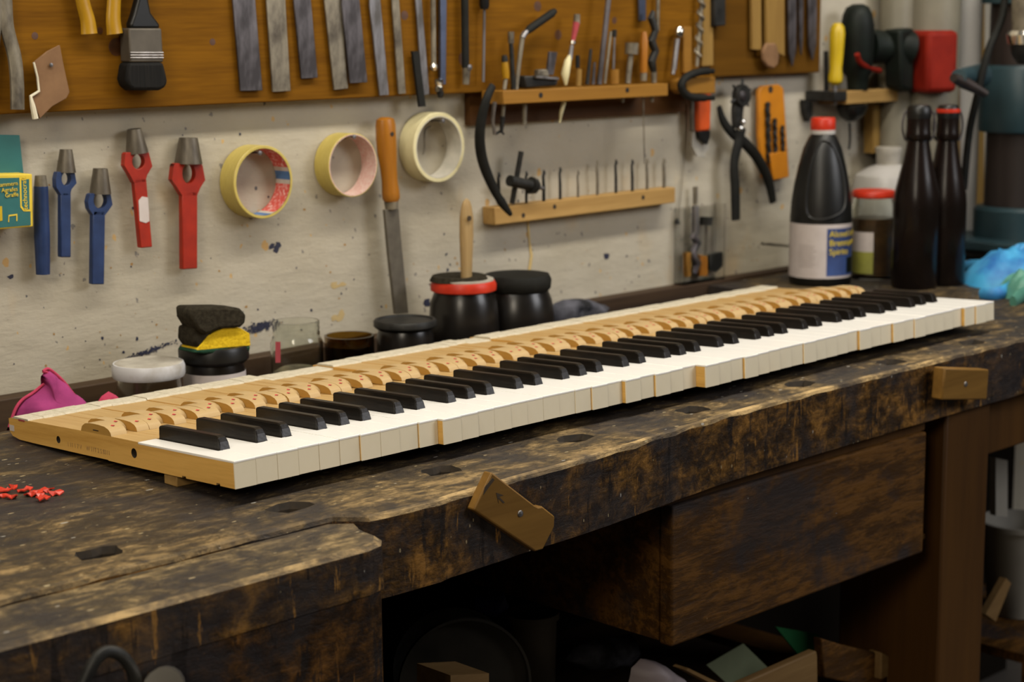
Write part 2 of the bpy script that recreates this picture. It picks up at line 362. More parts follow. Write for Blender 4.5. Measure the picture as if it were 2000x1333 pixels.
M['benchtop'] = bench_mat('scarred_bench_top', (.29, .195, .085), (.028, .021, .015), (.6, 1, 1), .5, lift=-.030, wear=True)
M['jawtop'] = bench_mat('worn_jaw_top', (.31, .22, .105), (.035, .028, .022), (.6, 1, 1), .5, lift=.006)
M['jawlow'] = bench_mat('dark_jaw_side', (.16, .07, .014), (.010, .006, .004), (.6, 1, .8), .5, True, .3, -.005)
M['benchedge'] = bench_mat('worn_bench_edge', (.50, .34, .15), (.12, .08, .04), (.42, 1, 1), .5, lift=.05)
M['benchfront'] = bench_mat('stained_bench_front', (.27, .13, .028), (.012, .008, .006), (.7, 1, .8), .45, True, .7, .003)
M['drawer'] = bench_mat('drawer_wood', (.125, .054, .010), (.050, .022, .006), (.30, 1, 1.3), .5, flecks=.25, lift=.05)
M['stopwood'] = wood('worn_tan_wood', (.22, .115, .025), (.12, .058, .012), 0, 18, .45, (.40, .62), .3, .2)
M['jawfront'] = bench_mat('stained_jaw_front', (.27, .135, .03), (.016, .010, .008), (.6, 1, .8), .5, True, .4, .01)

# ================================================================== SETTING
BZ = H0-.040                                 # bench top
WY = .56                                     # plaster wall
def struct(o, name=None): o['kind'] = 'structure'; return o
struct(box('wall_back', -1.6, 4.2, WY, WY+.12, 0, 2.5, M['plaster']))
fl = pm('concrete_floor', (.12, .10, .08), (.07, .06, .05), 6, .7)
struct(box('floor', -1.6, 4.2, -3.4, WY, -.05, 0, fl))
# paint splashes that sit on the plaster as thin dried films
def splash(px, py, rx, ry, n, mat, name, seed, dens=26, ang=0):
    rnd = random.Random(seed); vs, fs = [], []
    c = V(px, py, WY-.0004); s = mpp(c)
    for k in range(dens):
        t = (rnd.gauss(0, .45), rnd.gauss(0, .45)); a = math.radians(ang)
        ox = (t[0]*rx*math.cos(a)-t[1]*ry*math.sin(a))*s; oz = (t[0]*rx*math.sin(a)+t[1]*ry*math.cos(a))*s
        r = rnd.uniform(.15, 1)**2*n*s; m0 = len(vs); q = rnd.randint(6, 9)
        yy = WY-.0003-.000002*k
        for j in range(q):
            b = 2*PI*j/q; rr = r*rnd.uniform(.5, 1.3); vs.append((c.x+ox*1.35+rr*math.cos(b)*1.5, yy, c.z+oz+rr*math.sin(b)))
        fs.append(tuple(range(m0, m0+q)))
    return tag(mesh(name, vs, fs, mat), kind='stuff')
sm = [(540, 480, 9, 16, 6, 16, 0, 'black paint flecks splashed on the wall below the leftmost tape roll'),
      (21, 540, 7, 3, 5, 14, 60, 'black paint smudge on the wall at the far left edge'),
      (285, 688, 58, 5, 1.9, 420, 13, 'dark blue paint smear on the wall above the white lidded jar'),
      (510, 638, 34, 9, 2.6, 420, 8, 'dark blue paint smear on the wall between sponges and clear jar'),
      (1185, 500, 4, 3, 6, 14, -30, 'small blue paint spot on the wall beneath the drill bit block'),
      (835, 590, 6, 5, 6, 16, 10, 'dark blue paint spot on the wall left of the red rimmed pot')]
sm2 = [(655, 622, 9, 4, 9, 10, 0, 'ochre glue stain on the wall right of the clear jar rim'), (667, 612, 3, 9, 8, 12, 0, 'ochre drip stain on the wall above the amber glass'), (660, 560, 18, 4, 7, 14, 0, 'faint ochre smear on the wall below the middle tape roll')]
ochre = pm('ochre_stain', (.50, .37, .17), None, 40, .8)
for i, (a, b, c_, d_, n_, de, an, lb) in enumerate(sm2):
    tag(splash(a, b, c_, d_, n_, ochre, 'glue_stain', 80+i, de, an), lb, 'stain')
for i, (a, b, c_, d_, n_, de, an, lb) in enumerate(sm):
    tag(splash(a, b, c_, d_, n_, M['smear'], 'paint_splash', 30+i, de, an), lb, 'paint')
def flecks(mat, n, seed, lb, rmax):
    rnd = random.Random(seed); vs, fs = [], []
    for k in range(n):
        px_ = rnd.uniform(-60, 1500); bl_ = 770-px_*.171
        py_ = bl_-abs(rnd.gauss(0, .45))*(bl_-230); c = V(px_, py_, WY); r = rnd.uniform(.25, 1)**2.2*rmax; q = 7; m0 = len(vs); an = rnd.uniform(0, 3)
        if c.z < H0-.03: continue
        for j in range(q):
            b_ = 2*PI*j/q; rr = r*rnd.uniform(.5, 1.2); x_, z_ = rr*math.cos(b_)*1.1, rr*math.sin(b_)*rnd.uniform(.8, 1.6)
            vs.append((c.x+x_*math.cos(an)-z_*math.sin(an), WY-.0003-.000001*k, c.z+x_*math.sin(an)+z_*math.cos(an)))
        fs.append(tuple(range(m0, m0+q)))
    tag(mesh('paint_flecks', vs, fs, mat), lb, 'paint', kind='stuff')
flecks(M['smear'], 130, 5, 'tiny dark paint flecks spattered all over the plaster wall', .0024)
flecks(pm('rust_fleck', (.36, .20, .06), None, 40, .8), 110, 9, 'tiny ochre glue flecks spattered all over the plaster wall', .0021)
drp = pm('dried_glue_run', (.62, .45, .18), None, 30, .4)
o = tube('glue_drip', [V(1031, 430, WY-.001), V(1034, 470, WY-.001), V(1038, 500, WY-.001), V(1034, 530, WY-.001)], [.0022, .0018, .0025, .0028], drp, flat=.3)
tag(o, 'yellow glue drip running down the wall below the drill bit block', 'drip')

# ================================================================== BENCH
bench = thing('workbench', 'long dark scarred wooden workbench with dog holes carrying the piano keys', 'workbench', (.5, .1, 0))
ZB = H0-.1145
edge = [(-.7, -.084), (.040, -.084), (.060, -.108), (.12, -.112), (.20, -.105), (.30, -.102), (.40, -.094), (.50, -.082), (.60, -.074), (.80, -.069), (1.0, -.067), (2.35, -.067)]
pts = []
for (x0, y0), (x1, y1) in zip(edge, edge[1:]):
    n = max(1, int((x1-x0)/.014))
    for k in range(n):
        t = k/n; x = x0+(x1-x0)*t
        w_ = noise.noise(Vector((x*22, 0, 3)))*.0012+noise.noise(Vector((x*70, 5, 3)))*.0022 if x > .06 else 0
        pts.append((x, y0+(y1-y0)*t+w_))
pts.append(edge[-1])
n = len(pts); vs = []
for x, y in pts:
    wz = noise.noise(Vector((x*30, 2, 1)))*.002
    vs += [(x, .413, BZ), (x, y+.005, BZ), (x, y+.0015, BZ-.0015+wz*.5), (x, y, BZ-.005+wz), (x, y+noise.noise(Vector((x*9, 1, 8)))*.002, ZB), (x, .413, ZB)]
fs, mi = [], []
for i in range(n-1):
    for k in range(6):
        l = (k+1) % 6; fs.append((i*6+k, (i+1)*6+k, (i+1)*6+l, i*6+l)); mi.append(0 if k < 1 else (2 if pts[i][0] > .055 else 0) if k < 3 else 1)
fs.append(tuple(range(6))[::-1]); mi.append(1); fs.append(tuple((n-1)*6+k for k in range(6))); mi.append(1)
fs = [f[::-1] for f in fs]
top = mesh('top_slab', vs, fs, [M['benchtop'], M['benchfront'], M['benchedge']], bench, mi=mi)
cut = []
for x in (-.157, .031, .209, .389, .573, .763, .948, 1.131, 1.32):
    cx = org(bench)
    rh = random.Random(int(x*1000)); q = 12; hv_ = []
    for zz2, gr in ((BZ-.05, .9), (BZ-.006, .92), (BZ+.01, 1.25)):
        for j in range(q):
            a = 2*PI*j/q; sq = max(abs(math.cos(a)), abs(math.sin(a))); k_ = (1/sq)**.75*(1+.12*math.sin(j*2.3+x*50)); hv_.append((x+.019*k_*gr*math.cos(a), -.035+.0135*k_*gr*math.sin(a), zz2))
    hf = [tuple(range(q))[::-1], tuple(range(2*q, 3*q))]+[(r_*q+j, r_*q+(j+1) % q, (r_+1)*q+(j+1) % q, (r_+1)*q+j) for r_ in (0, 1) for j in range(q)]
    cut.append(mesh('cutter', hv_, hf, M['hole'], None))
bpy.context.view_layer.update()
carve(top, cut)
# tool tray behind the slab, rear rail against the wall
box('tray_floor', -.7, 1.30, .413, .535, H0-.100, H0-.088, M['tray'], bench)
box('rear_rail', -.7, 2.35, .535, .5595, H0-.14, H0-.034, M['tray'], bench, bev=.002)
box('tray_end_board', 1.30, 2.35, .413, .535, H0-.1, BZ, M['benchtop'], bench)
# left vise jaw block standing in front of the slab
jw = [(-.7, -.160), (.012, -.160), (.030, -.155), (.040, -.144), (.042, -.128), (.046, -.110), (.052, -.1), (.036, -.0865), (-.7, -.0865)]
vs = []; zl = (H0-.30, H0-.088, H0-.0865, H0-.050, H0-.0455)
insets = (0, 0, 0.002, 0.001, -.004)
cxj, cyj = -.3, -.12
for z, ins in zip(zl, insets):
    for x, y in jw: vs.append((x+(ins if x > 0 else 0), y-ins*.8 if y < -.12 else y, z))
n = len(jw); fs, mi = [], []
for k in range(len(zl)-1):
    for i in range(n): fs.append((k*n+i, k*n+(i+1) % n, (k+1)*n+(i+1) % n, (k+1)*n+i)); mi.append(2 if k == 3 else 3 if k == 0 else 1)
fs.append(tuple(range(n))[::-1]); mi.append(1); fs.append(tuple((len(zl)-1)*n+i for i in range(n))); mi.append(0)
mesh('vise_jaw', vs, fs, [M['jawtop'], M['jawfront'], M['benchedge'], M['jawlow']], bench, mi=mi)
# legs, stretchers, shelf
def leg(x0, x1, y0, y1): return box('leg', x0, x1, y0, y1, 0, ZB, M['legwood'], bench, bev=.004)
leg(1.045, 1.15, -.055, .10); leg(1.045, 1.15, .40, .52)
leg(-.45, -.33, -.075, .06); leg(-.45, -.33, .40, .52)
box('stretcher', -.33, 1.045, .02, .06, .33, .42, M['legwood'], bench)
box('end_rail', 1.15, 1.9, -.03, .05, ZB-.085, ZB, M['legwood'], bench, bev=.003)
box('stretcher', 1.06, 1.12, .10, .40, .3, .4, M['legwood'], bench)
box('lower_shelf', -.33, 1.045, .06, .50, .375, .395, M['tray'], bench)
box('back_board', -.7, 2.2, .50, .51, 0, ZB, pm('shade_black_board', (.012, .009, .006), None, 9, .8, spec=.05), bench)  # near-black colour stands in for the deep shade under the bench
# drawer hanging below the slab
dr = thing('drawer_box', 'brown stained wooden drawer box hanging under the bench top', 'drawer', (.75, .1, H0-.285))
box('drawer_front', .511, .993, -.060, -.042, H0-.284, H0-.130, M['drawer'], dr, bev=.003)
box('side_panel', .511, .525, -.042, .36, H0-.28, H0-.118, M['drawer'], dr)
box('side_panel', .979, .993, -.042, .36, H0-.28, H0-.118, M['drawer'], dr)
box('bottom_panel', .525, .979, -.042, .36, H0-.284, H0-.276, M['drawer'], dr)
box('hanging_rail', .50, 1.0, -.052, -.02, H0-.130, ZB, M['legwood'], dr)
box('runner', .994, 1.044, -.03, .36, H0-.283, H0-.276, M['rawwood'], dr)
# rotated stop block screwed on the bench front
def bench_y(x):
    for (x0, y0), (x1, y1) in zip(edge, edge[1:]):
        if x0 <= x <= x1: return y0+(y1-y0)*(x-x0)/(x1-x0)
    return -.067
yb = -.1165
sb = thing('stop_block', 'tilted tan wooden stop block screwed to the bench front edge', 'wood block', V(1000, 1000, yb))
P = [(960, 921), (1048, 980), (1085, 1010), (1083, 1030), (1062, 1072), (1046, 1078), (932, 997), (916, 984)]
P = [(961, 923), (1045, 988), (1052, 991), (1060, 990), (1084, 1009), (1083, 1030), (1061, 1074), (1046, 1078), (926, 997)]
f = W('block', P, yb, .0105, M['stopwood'], sb, bev=.0015)
mk = pm('pencil_mark', (.05, .03, .012), None, 60, .7)
W('pencil_arrow', [(969, 963), (984, 968), (975, 971), (986, 982), (983, 984), (973, 974), (974, 984)], yb-.0003, .0003, mk, sb)
W('crack', [(947, 952), (962, 934), (966, 938), (955, 952), (944, 968)], yb-.0003, .0003, mk, sb)
scw = V(1016, 1004, yb)
lathe('screw', [(0, -.0015), (.0028, -.001), (.0034, 0), (.0034, .01)], scw, M['steel'], sb, 16, 'Y')
s2 = thing('stop_block', 'small worn wooden block on the bench front near its right leg', 'wood block', V(1880, 750, -.09))
W('block', [(1846, 719), (1932, 722), (1928, 781), (1840, 782)], -.091, .016, M['stopwood'], s2, bev=.002)
lathe('screw', [(0, -.0015), (.003, -.001), (.0036, 0), (.0036, .01)], V(1886, 751, -.091), M['steel'], s2, 16, 'Y')
# vise handle at the lower left
vh = thing('vise_screw_handle', 'black iron vise handle ring at the lower left of the bench', 'vise', V(210, 1330, -.20))
tube('handle_ring', curve_pts([V(160, 1345, -.2), V(180, 1300, -.2), V(205, 1275, -.2), V(235, 1280, -.2), V(258, 1310, -.2), V(268, 1350, -.2)]), .0045, M['gunmetal'], vh, 12)
tube('screw_spindle', [V(320, 1345, -.24), V(325, 1338, -.16)], .014, M['chrome'], vh, 16)

# ================================================================== PIANO KEYS
TH = math.radians(2.587); WS = .0235; SLOT = 1.222/88
KR = Matrix.Rotation(-TH, 4, 'X')
pat = ['N', 'S', 'N']+['N', 'S', 'N', 'S', 'N', 'N', 'S', 'N', 'S', 'N', 'S', 'N']*7+['N']
jump = {5: 1.0, 6: 1.5, 7: .8, 9: 2, 10: 8, 11: .8, 13: .6, 14: .6, 16: .6, 18: 2.3, 19: 3, 21: 6, 23: 4, 26: 15, 27: 1.2, 28: 1, 29: 6, 31: 1, 32: 1.2, 33: 1, 34: 3.5, 36: .8, 37: .6, 39: 4.5, 41: 1, 42: 5.5, 44: 4, 46: .6, 49: 6.5, 50: 4.5}
offs = []; p = 0
for i in range(52):
    p = p*.86-.35+jump.get(i, 0); offs.append(p)
mo = sum(offs)/52; offs = [(-(o-0)*.001) if i > 9 else -(o)*.001 for i, o in enumerate(offs)]
ordn = ['first', 'second', 'third', 'fourth', 'fifth', 'sixth', 'seventh', 'eighth', 'ninth', 'tenth', 'eleventh', 'twelfth', 'thirteenth', 'fourteenth', 'fifteenth', 'sixteenth', 'seventeenth', 'eighteenth', 'nineteenth']
tens = {2: ('twenty', 'twentieth'), 3: ('thirty', 'thirtieth'), 4: ('forty', 'fortieth'), 5: ('fifty', 'fiftieth')}
def nth(k):
    if k < 20: return ordn[k-1]
    t, u = divmod(k, 10); return tens[t][1] if u == 0 else tens[t][0]+'-'+ordn[u-1]
_cache = {}
def cmesh(key, vs, fs, mats, mi=None, bev=False):
    key = (key, tuple(round(c_, 4) for v in vs for c_ in v))
    if key in _cache: return _cache[key]
    me = bpy.data.meshes.new(key[0]); me.from_pydata([Vector(v) for v in vs], [], fs); me.update()
    for m_ in mats: me.materials.append(m_)
    if mi:
        for p_, k in zip(me.polygons, mi): p_.material_index = k
    _cache[key] = me; return me
def link(name, me, parent, bev=0):
    o = bpy.data.objects.new(name, me); C.objects.link(o); o.parent = parent
    if bev:
        b = o.modifiers.new('bevel', 'BEVEL'); b.width = bev; b.segments = 2; b.limit_method = 'ANGLE'; b.angle_limit = math.radians(30)
    return o
def loft(st):                                # stations (y, xl, xr, zb, zt)
    vs = []; fs = []
    for y, xl, xr, zb, zt in st: vs += [(xl, y, zb), (xr, y, zb), (xr, y, zt), (xl, y, zt)]
    mi = []
    for i in range(len(st)-1):
        for k in range(4):
            l = (k+1) % 4; fs.append((i*4+k, i*4+l, (i+1)*4+l, (i+1)*4+k)); mi.append(1 if k in (1, 3) else 0)
    fs.append((0, 3, 2, 1)); e = (len(st)-1)*4; fs.append((e, e+1, e+2, e+3)); mi += [1, 1]
    return vs, [f_[::-1] for f_ in fs], mi
def hump_prof(y0): return [(y0, 0), (y0+.0012, .0035), (y0+.0045, .0062), (y0+.011, .0082), (y0+.022, .0090), (y0+.036, .0090), (y0+.045, .0078), (y0+.0505, .0048), (y0+.053, 0)]
# sharp positions on the front
ni = 0; si = 0; naturals = []; sharps = []
for k, t in enumerate(pat):
    if t == 'N': naturals.append((k, ni)); ni += 1
    else: sharps.append((k, ni)); si += 1
# offsets of sharps within their gap, by position in the octave
def sharp_x(k, left_i):
    x = left_i*WS; pc = (k-3) % 12
    return x+{1: -.0022, 3: .0022, 6: -.0030, 8: 0, 10: .0030}.get(pc, 0)
sx = {k: sharp_x(k, li) for k, li in sharps}
sharp_at = {li: sx[k] for k, li in sharps}   # boundary index -> centre x
rnd = random.Random(3)
key0_stick = None
for k, i in naturals:
    oy = rnd.uniform(-.0005, .0005); F = offs[i]
    x0 = i*WS; x1 = x0+WS-.00035
    e = thing('piano_key', 'white piano key, %s white key from the near left end of the keyboard' % nth(i+1), 'piano key', (x0, oy, H0+rnd.uniform(-.0002, .0002)), 'white keys of the keyboard')
    e.rotation_euler = (-TH, 0, 0)
    drop = .0030 if 21 <= k <= 27 else .0018 if 43 <= k <= 45 else 0
    L = 0; Rr = x1-x0
    tl = (sharp_at[i]+.0068-x0) if i in sharp_at else 0
    tr = (sharp_at[i+1]-.0068-x0) if (i+1) in sharp_at else Rr
    s0 = k*SLOT-x0+.0002; s1 = (k+1)*SLOT-x0-.0002
    if k == 0: s0 = 0; s1 = .0172
    ht = rnd.uniform(-.0005, .0003)-drop
    st = [(F+.0015, 0, Rr, -.0245, -.002), (.050, 0, Rr, -.0245, -.002), (.050, tl, tr, -.0245, -.002), (.1482, tl, tr, -.0245, -.002), (.1482, tl, tr, -.0245, .0000), (.176, s0, s1, -.0245, .0002),
          (.330, s0, s1, -.0235, -.001+ht), (.362, s0, s1, -.0235, -.001+ht), (.3805, s0, s1, -.0205, -.002+ht)]
    if k == 0:
        st = [(.0015, 0, Rr, -.0245, -.002), (.0225, 0, Rr, -.0245, -.002), (.023, 0, Rr, -.0225, -.002), (.028, 0, Rr, -.0225, -.002), (.0285, 0, Rr, -.0245, -.002), (.050, 0, Rr, -.0245, -.002), (.050, tl, tr, -.0245, -.002),
              (.074, tl, tr, -.0245, -.002), (.0745, tl, tr, -.0228, -.002), (.080, tl, tr, -.0228, -.002), (.0805, tl, tr, -.0245, -.002), (.1482, tl, tr, -.0242, -.002), (.1482, tl, tr, -.0242, .0000), (.176, s0, s1, -.024, .0002), (.20, s0, s1, -.0236, .0002), (.201, s0, s1, -.023, .0002), (.245, s0, s1, -.023, .0002), (.330, s0, s1, -.0225, -.0006), (.362, s0, s1, -.0220, -.001), (.376, s0, s1, -.0195, -.001), (.3815, s0, s1, -.015, -.002)]
    vs, fs, mi = loft(st)
    stick = link('key_stick', cmesh('key_stick', vs, fs, [M['keywood'], M['keyside'], M['hole']], mi), e)
    if k == 0: key0_stick = stick
    tv = [(0, F, -.002), (Rr, F, -.002), (Rr, .05, -.002), (tr, .05, -.002), (tr, .148, -.002), (tl, .148, -.002), (tl, .05, -.002), (0, .05, -.002)]
    tv = tv+[(a, b, 0) for a, b, c_ in tv]
    tf = [(7, 6, 5, 4, 3, 2, 1, 0), tuple(range(8, 16))]+[(a, (a+1) % 8, (a+1) % 8+8, a+8) for a in range(8)]
    link('key_top', cmesh('key_top', tv, tf, [M['white']]), e, .0004)
    link('key_front', cmesh('key_front', boxv(.00015, Rr-.00015, F+.0001, F+.0015, -.0246, -.002), BOXF, [M['front']]), e)
    hp = hump_prof(.1915+rnd.choice((-.0008, 0, .0008)))
    vs = [(s0, y, z+.0002) for y, z in hp]+[(s1, y, z+.0002) for y, z in hp]; n = len(hp)
    fs = [(a, a+1, a+1+n, a+n) for a in range(n-1)]+[tuple(range(n))[::-1], tuple(range(n, 2*n)), (0, n, 2*n-1, n-1)]; fs = [f_[::-1] for f_ in fs]
    hm = link('capstan_block', cmesh('capstan_block', vs, fs, [M['hump'], M['humpend']], [0]*(n-1)+[1, 1, 0]), e)
    smooth(hm.data, 50)
    dx = (s0+s1)/2; r = .0022
    dy, dz = hp[3][0]-.001, .0082
    link('red_mark', cmesh('red_mark', [(dx-r*1.1, dy, dz), (dx, dy-r, dz+.0002), (dx+r*1.1, dy, dz), (dx, dy+r, dz+.0006)], [(0, 1, 2, 3)], [M['redink']]), hm)
    fz = -.001+ht
    fv = [(s0-.0002, .3425, fz), (s0-.0002, .3438, fz+.0018), (s0-.0002, .371, fz+.0021), (s0-.0002, .3735, fz)]
    fv = fv+[(s1+.0002, b, c_) for a, b, c_ in fv]
    link('back_felt', cmesh('back_felt', fv, [(0, 4, 5, 1), (1, 5, 6, 2), (2, 6, 7, 3), (0, 1, 2, 3), (7, 6, 5, 4), (0, 3, 7, 4)], [M['felt']]), e)
for k, li in sharps:
    n_ = [a for a, b in sharps].index(k)+1
    x0 = sx[k]
    e = thing('piano_key', 'black piano key, %s black key from the near left end of the keyboard' % nth(n_), 'piano key', (x0, rnd.uniform(-.0006, .0006), H0+rnd.uniform(-.0003, .0003)), 'black keys of the keyboard')
    e.rotation_euler = (-TH, 0, 0)
    s0 = k*SLOT-x0+.0002; s1 = (k+1)*SLOT-x0-.0002
    if k == 1: s0 = .0174-x0
    ht = rnd.uniform(-.0005, .0003)-(.0030 if 21 <= k <= 27 else .0018 if 43 <= k <= 45 else 0)
    vs, fs, mi = loft([(.0515, -.0064, .0064, -.0245, -.002), (.1482, -.0064, .0064, -.0245, -.002), (.1482, -.0064, .0064, -.0245, .0000), (.176, s0, s1, -.0245, .0002), (.330, s0, s1, -.0235, -.001+ht), (.362, s0, s1, -.0235, -.001+ht), (.3805, s0, s1, -.0205, -.002+ht)])
    link('key_stick', cmesh('key_stick', vs, fs, [M['keywood'], M['keyside'], M['hole']], mi), e)
    # bevelled ebony sharp
    sec = [(.0495, .0050, 0), (.0525, .0046, .0095), (.0545, .0040, .0118), (.059, .0040, .0125), (.144, .0040, .0125), (.1455, .0042, .0120), (.1465, .0050, 0)]
    zb = -.0019; vs = []
    sec = [(.0495, .0050, .0003, 0), (.0515, .0048, .0070, .0), (.0535, .0043, .0108, .0), (.0575, .0041, .0124, .0), (.143, .0041, .0124, 0), (.1455, .0043, .0118, 0)]
    for y, hw, z, _ in sec: vs += [(-.0052, y, zb), (-hw-.0003, y, z*.9), (-hw+.0008, y, z), (hw-.0008, y, z), (hw+.0003, y, z*.9), (.0052, y, zb)]
    fs = []
    for a in range(len(sec)-1):
        for b in range(6):
            c_ = (b+1) % 6; fs.append((a*6+b, (a+1)*6+b, (a+1)*6+c_, a*6+c_))
    fs.append((0, 1, 2, 3, 4, 5)); e6 = (len(sec)-1)*6; fs.append(tuple(e6+a for a in range(6))[::-1]); fs = [f_[::-1] for f_ in fs]
    so = link('sharp', cmesh('sharp', vs, fs, [M['ebony']]), e, .0003)
    hp = hump_prof(.2095)
    vs = [(s0, y, z+.0002) for y, z in hp]+[(s1, y, z+.0002) for y, z in hp]; n = len(hp)
    fs = [(a, a+1, a+1+n, a+n) for a in range(n-1)]+[tuple(range(n))[::-1], tuple(range(n, 2*n)), (0, n, 2*n-1, n-1)]; fs = [f_[::-1] for f_ in fs]
    hm = link('capstan_block', cmesh('capstan_block', vs, fs, [M['hump'], M['humpend']], [0]*(n-1)+[1, 1, 0]), e); smooth(hm.data, 50)
    dx = (s0+s1)/2; r = .0022; dy, dz = hp[3][0]-.001, .0082
    link('red_mark', cmesh('red_mark', [(dx-r*1.1, dy, dz), (dx, dy-r, dz+.0002), (dx+r*1.1, dy, dz), (dx, dy+r, dz+.0006)], [(0, 1, 2, 3)], [M['redink']]), hm)
    fz = -.001+ht
    fv = [(s0-.0002, .3425, fz), (s0-.0002, .3438, fz+.0018), (s0-.0002, .371, fz+.0021), (s0-.0002, .3735, fz)]; fv = fv+[(s1+.0002, b, c_) for a, b, c_ in fv]
    link('back_felt', cmesh('back_felt', fv, [(0, 4, 5, 1), (1, 5, 6, 2), (2, 6, 7, 3), (0, 1, 2, 3), (7, 6, 5, 4), (0, 3, 7, 4)], [M['felt']]), e)
# holes bored into the side of the end key
bpy.context.view_layer.update()
k0 = key0_stick.parent; mw = k0.matrix_world.copy()
cs = []
for (yy, zz, r) in ((.288, -.0135, .0036), (.1555, -.0112, .0046)):
    sg = 20; vs = []
    for xx in (-.004, .009):
        for a in range(sg): vs.append(mw@Vector((xx, yy+r*math.cos(2*PI*a/sg), zz+r*math.sin(2*PI*a/sg))))
    fs = [tuple(range(sg))[::-1], tuple(range(sg, 2*sg))]+[(a, (a+1) % sg, (a+1) % sg+sg, a+sg) for a in range(sg)]
    cs.append(mesh('cutter', vs, fs, M['hole']))
key0_stick.data = key0_stick.data.copy(); bpy.context.view_layer.update(); carve(key0_stick, cs)
e0 = k0
link('paper_tag', cmesh('paper_tag', boxv(-.0003, .0002, .372, .3805, -.0145, -.0085), BOXF, [M['label']]), e0)
link('felt_end', cmesh('felt_end', boxv(-.0004, .0003, .350, .362, -.0025, -.0008), BOXF, [M['redfelt']]), e0)
ink = pm('faded_ink', (.40, .24, .09), None, 50, .7)
for q, (yy, s_) in enumerate(((.262, 'JUITE IV'), (.222, 'KREUZER  PIANO')) if False else ((.272, '1 11 1 7 V'), (.238, 'W 11T 2 S 8311'))):
    t_ = text('stamped_mark', s_, .0062, ink, None, lambda c_, yy=yy: Vector((-.00015-c_.z*.5, yy-c_.x, -.018+c_.y)), .0001)
    t_.parent = e0
sl = link('saw_slit', cmesh('saw_slit', boxv(-.0002, .0004, .214, .2235, .0028, .0037), BOXF, [M['hole']]), e0)
# battens under the keys
bt = box('support_batten', .003, 1.19, .092, .112, BZ, H0-.0302, M['rawwood'], None, bev=.001)
tag(bt, 'thin pale wooden batten propping up the keys at the front', 'batten')
# ================================================================== items on the bench, left
rnd = random.Random(11)
spots = [(12, 962), (22, 975), (5, 972), (28, 955), (48, 962), (62, 970), (80, 972), (95, 962), (85, 980), (72, 966), (108, 968)]
for k, (a, b) in enumerate(spots):
    c = G(a, b, BZ); vs = []; r = rnd.uniform(.0045, .0075); q = 9; an = rnd.uniform(0, 6)
    vs.append(c+Vector((0, 0, .0035)))
    for j in range(q):
        t = 2*PI*j/q+an; rr = r*rnd.uniform(.55, 1.25); vs.append(c+Vector((rr*math.cos(t), rr*math.sin(t), rnd.uniform(.0003, .005))))
    vs += [v+Vector((0, 0, -.0012)) if v.z > BZ+.0014 else Vector((v.x, v.y, BZ)) for v in vs[:]]
    fs = [(0, j+1, (j+1) % q+1) for j in range(q)]+[(q+1, (j+1) % q+q+2, j+q+2) for j in range(q)]+[(j+1, j+q+2, (j+1) % q+q+2, (j+1) % q+1) for j in range(q)]
    tag(mesh('wax_flake', vs, fs, M['wax']), 'small curled red flake lying on the bench at the left edge', 'flake', 'red flakes on the bench')
# pink cloth in the tray
pk = thing('pink_cloth', 'crumpled pink cleaning cloth with red hem behind the left keyboard end', 'cloth', V(95, 800, .435))
ol = [(15, 840), (28, 800), (42, 780), (62, 768), (80, 750), (76, 736), (90, 723), (104, 728), (125, 745), (142, 768), (165, 790), (170, 830), (140, 860), (60, 870)]
puff('fabric', ol, .44, .022, M['pink'], pk, .005, 45)
tube('hem', curve_pts([V(a, b, .436) for a, b in [(18, 835), (30, 800), (44, 781), (64, 768), (84, 752), (92, 748), (94, 730), (84, 726)]]), .0017, M['pinkedge'], pk, 8)
tube('hem', curve_pts([V(a, b, .436) for a, b in [(84, 726), (94, 721), (110, 732), (128, 750), (145, 772), (166, 793)]]), .0017, M['pinkedge'], pk, 8)
puff('corner_fold', [(190, 790), (200, 775), (213, 765), (226, 772), (235, 785), (232, 800), (200, 805)], .425, .010, M['pinkedge'], pk, .002)

# ================================================================== jars
TZ = H0-.088
def radial(px, py, y, wpx): p_ = V(px, py, y); return p_, mpp(p_)*wpx/2
def jar_glass(name, prof, loc, mat, parent, th=.002):
    inner = [(max(r-th, 0), z+(th if q == 0 else 0)) for q, (r, z) in enumerate(prof)]
    return lathe(name, [(0, prof[0][1])]+prof+inner[::-1]+[(0, inner[0][1])], loc, mat, parent, close=False)
def at(px, py, y): p_ = V(px, py, y); return Vector((p_.x, p_.y, TZ)), p_.z-TZ
# white lidded jar
b, h = at(290, 718, .468); r = radial(290, 718, .468, 142)[1]
e = thing('jar', 'squat glass jar with dusty white lid left of the sponges', 'jar', b)
jar_glass('glass_body', [(r*.86, 0), (r*.97, .008), (r*.97, h-.035), (r*.88, h-.020), (r*.84, h-.002)], b, M['glass'], e)
lathe('lid', [(r*.97, h-.010), (r*1.0, h-.007), (r*1.0, h+.002), (r*.96, h+.006), (r*.80, h+.006), (r*.76, h+.004), (0, h+.0045)], b, M['lidwhite'], e)
lathe('dust', [(r*.93, h+.0058), (r*.90, h+.0065), (r*.78, h+.0066), (0, h+.0062)], b, pm('lid_dust', (.42, .39, .33), (.28, .25, .20), 40, .9), e)
lathe('contents', [(r*.9, .004), (r*.93, .01), (r*.93, .035), (0, .036)], b, M['sediment'], e)
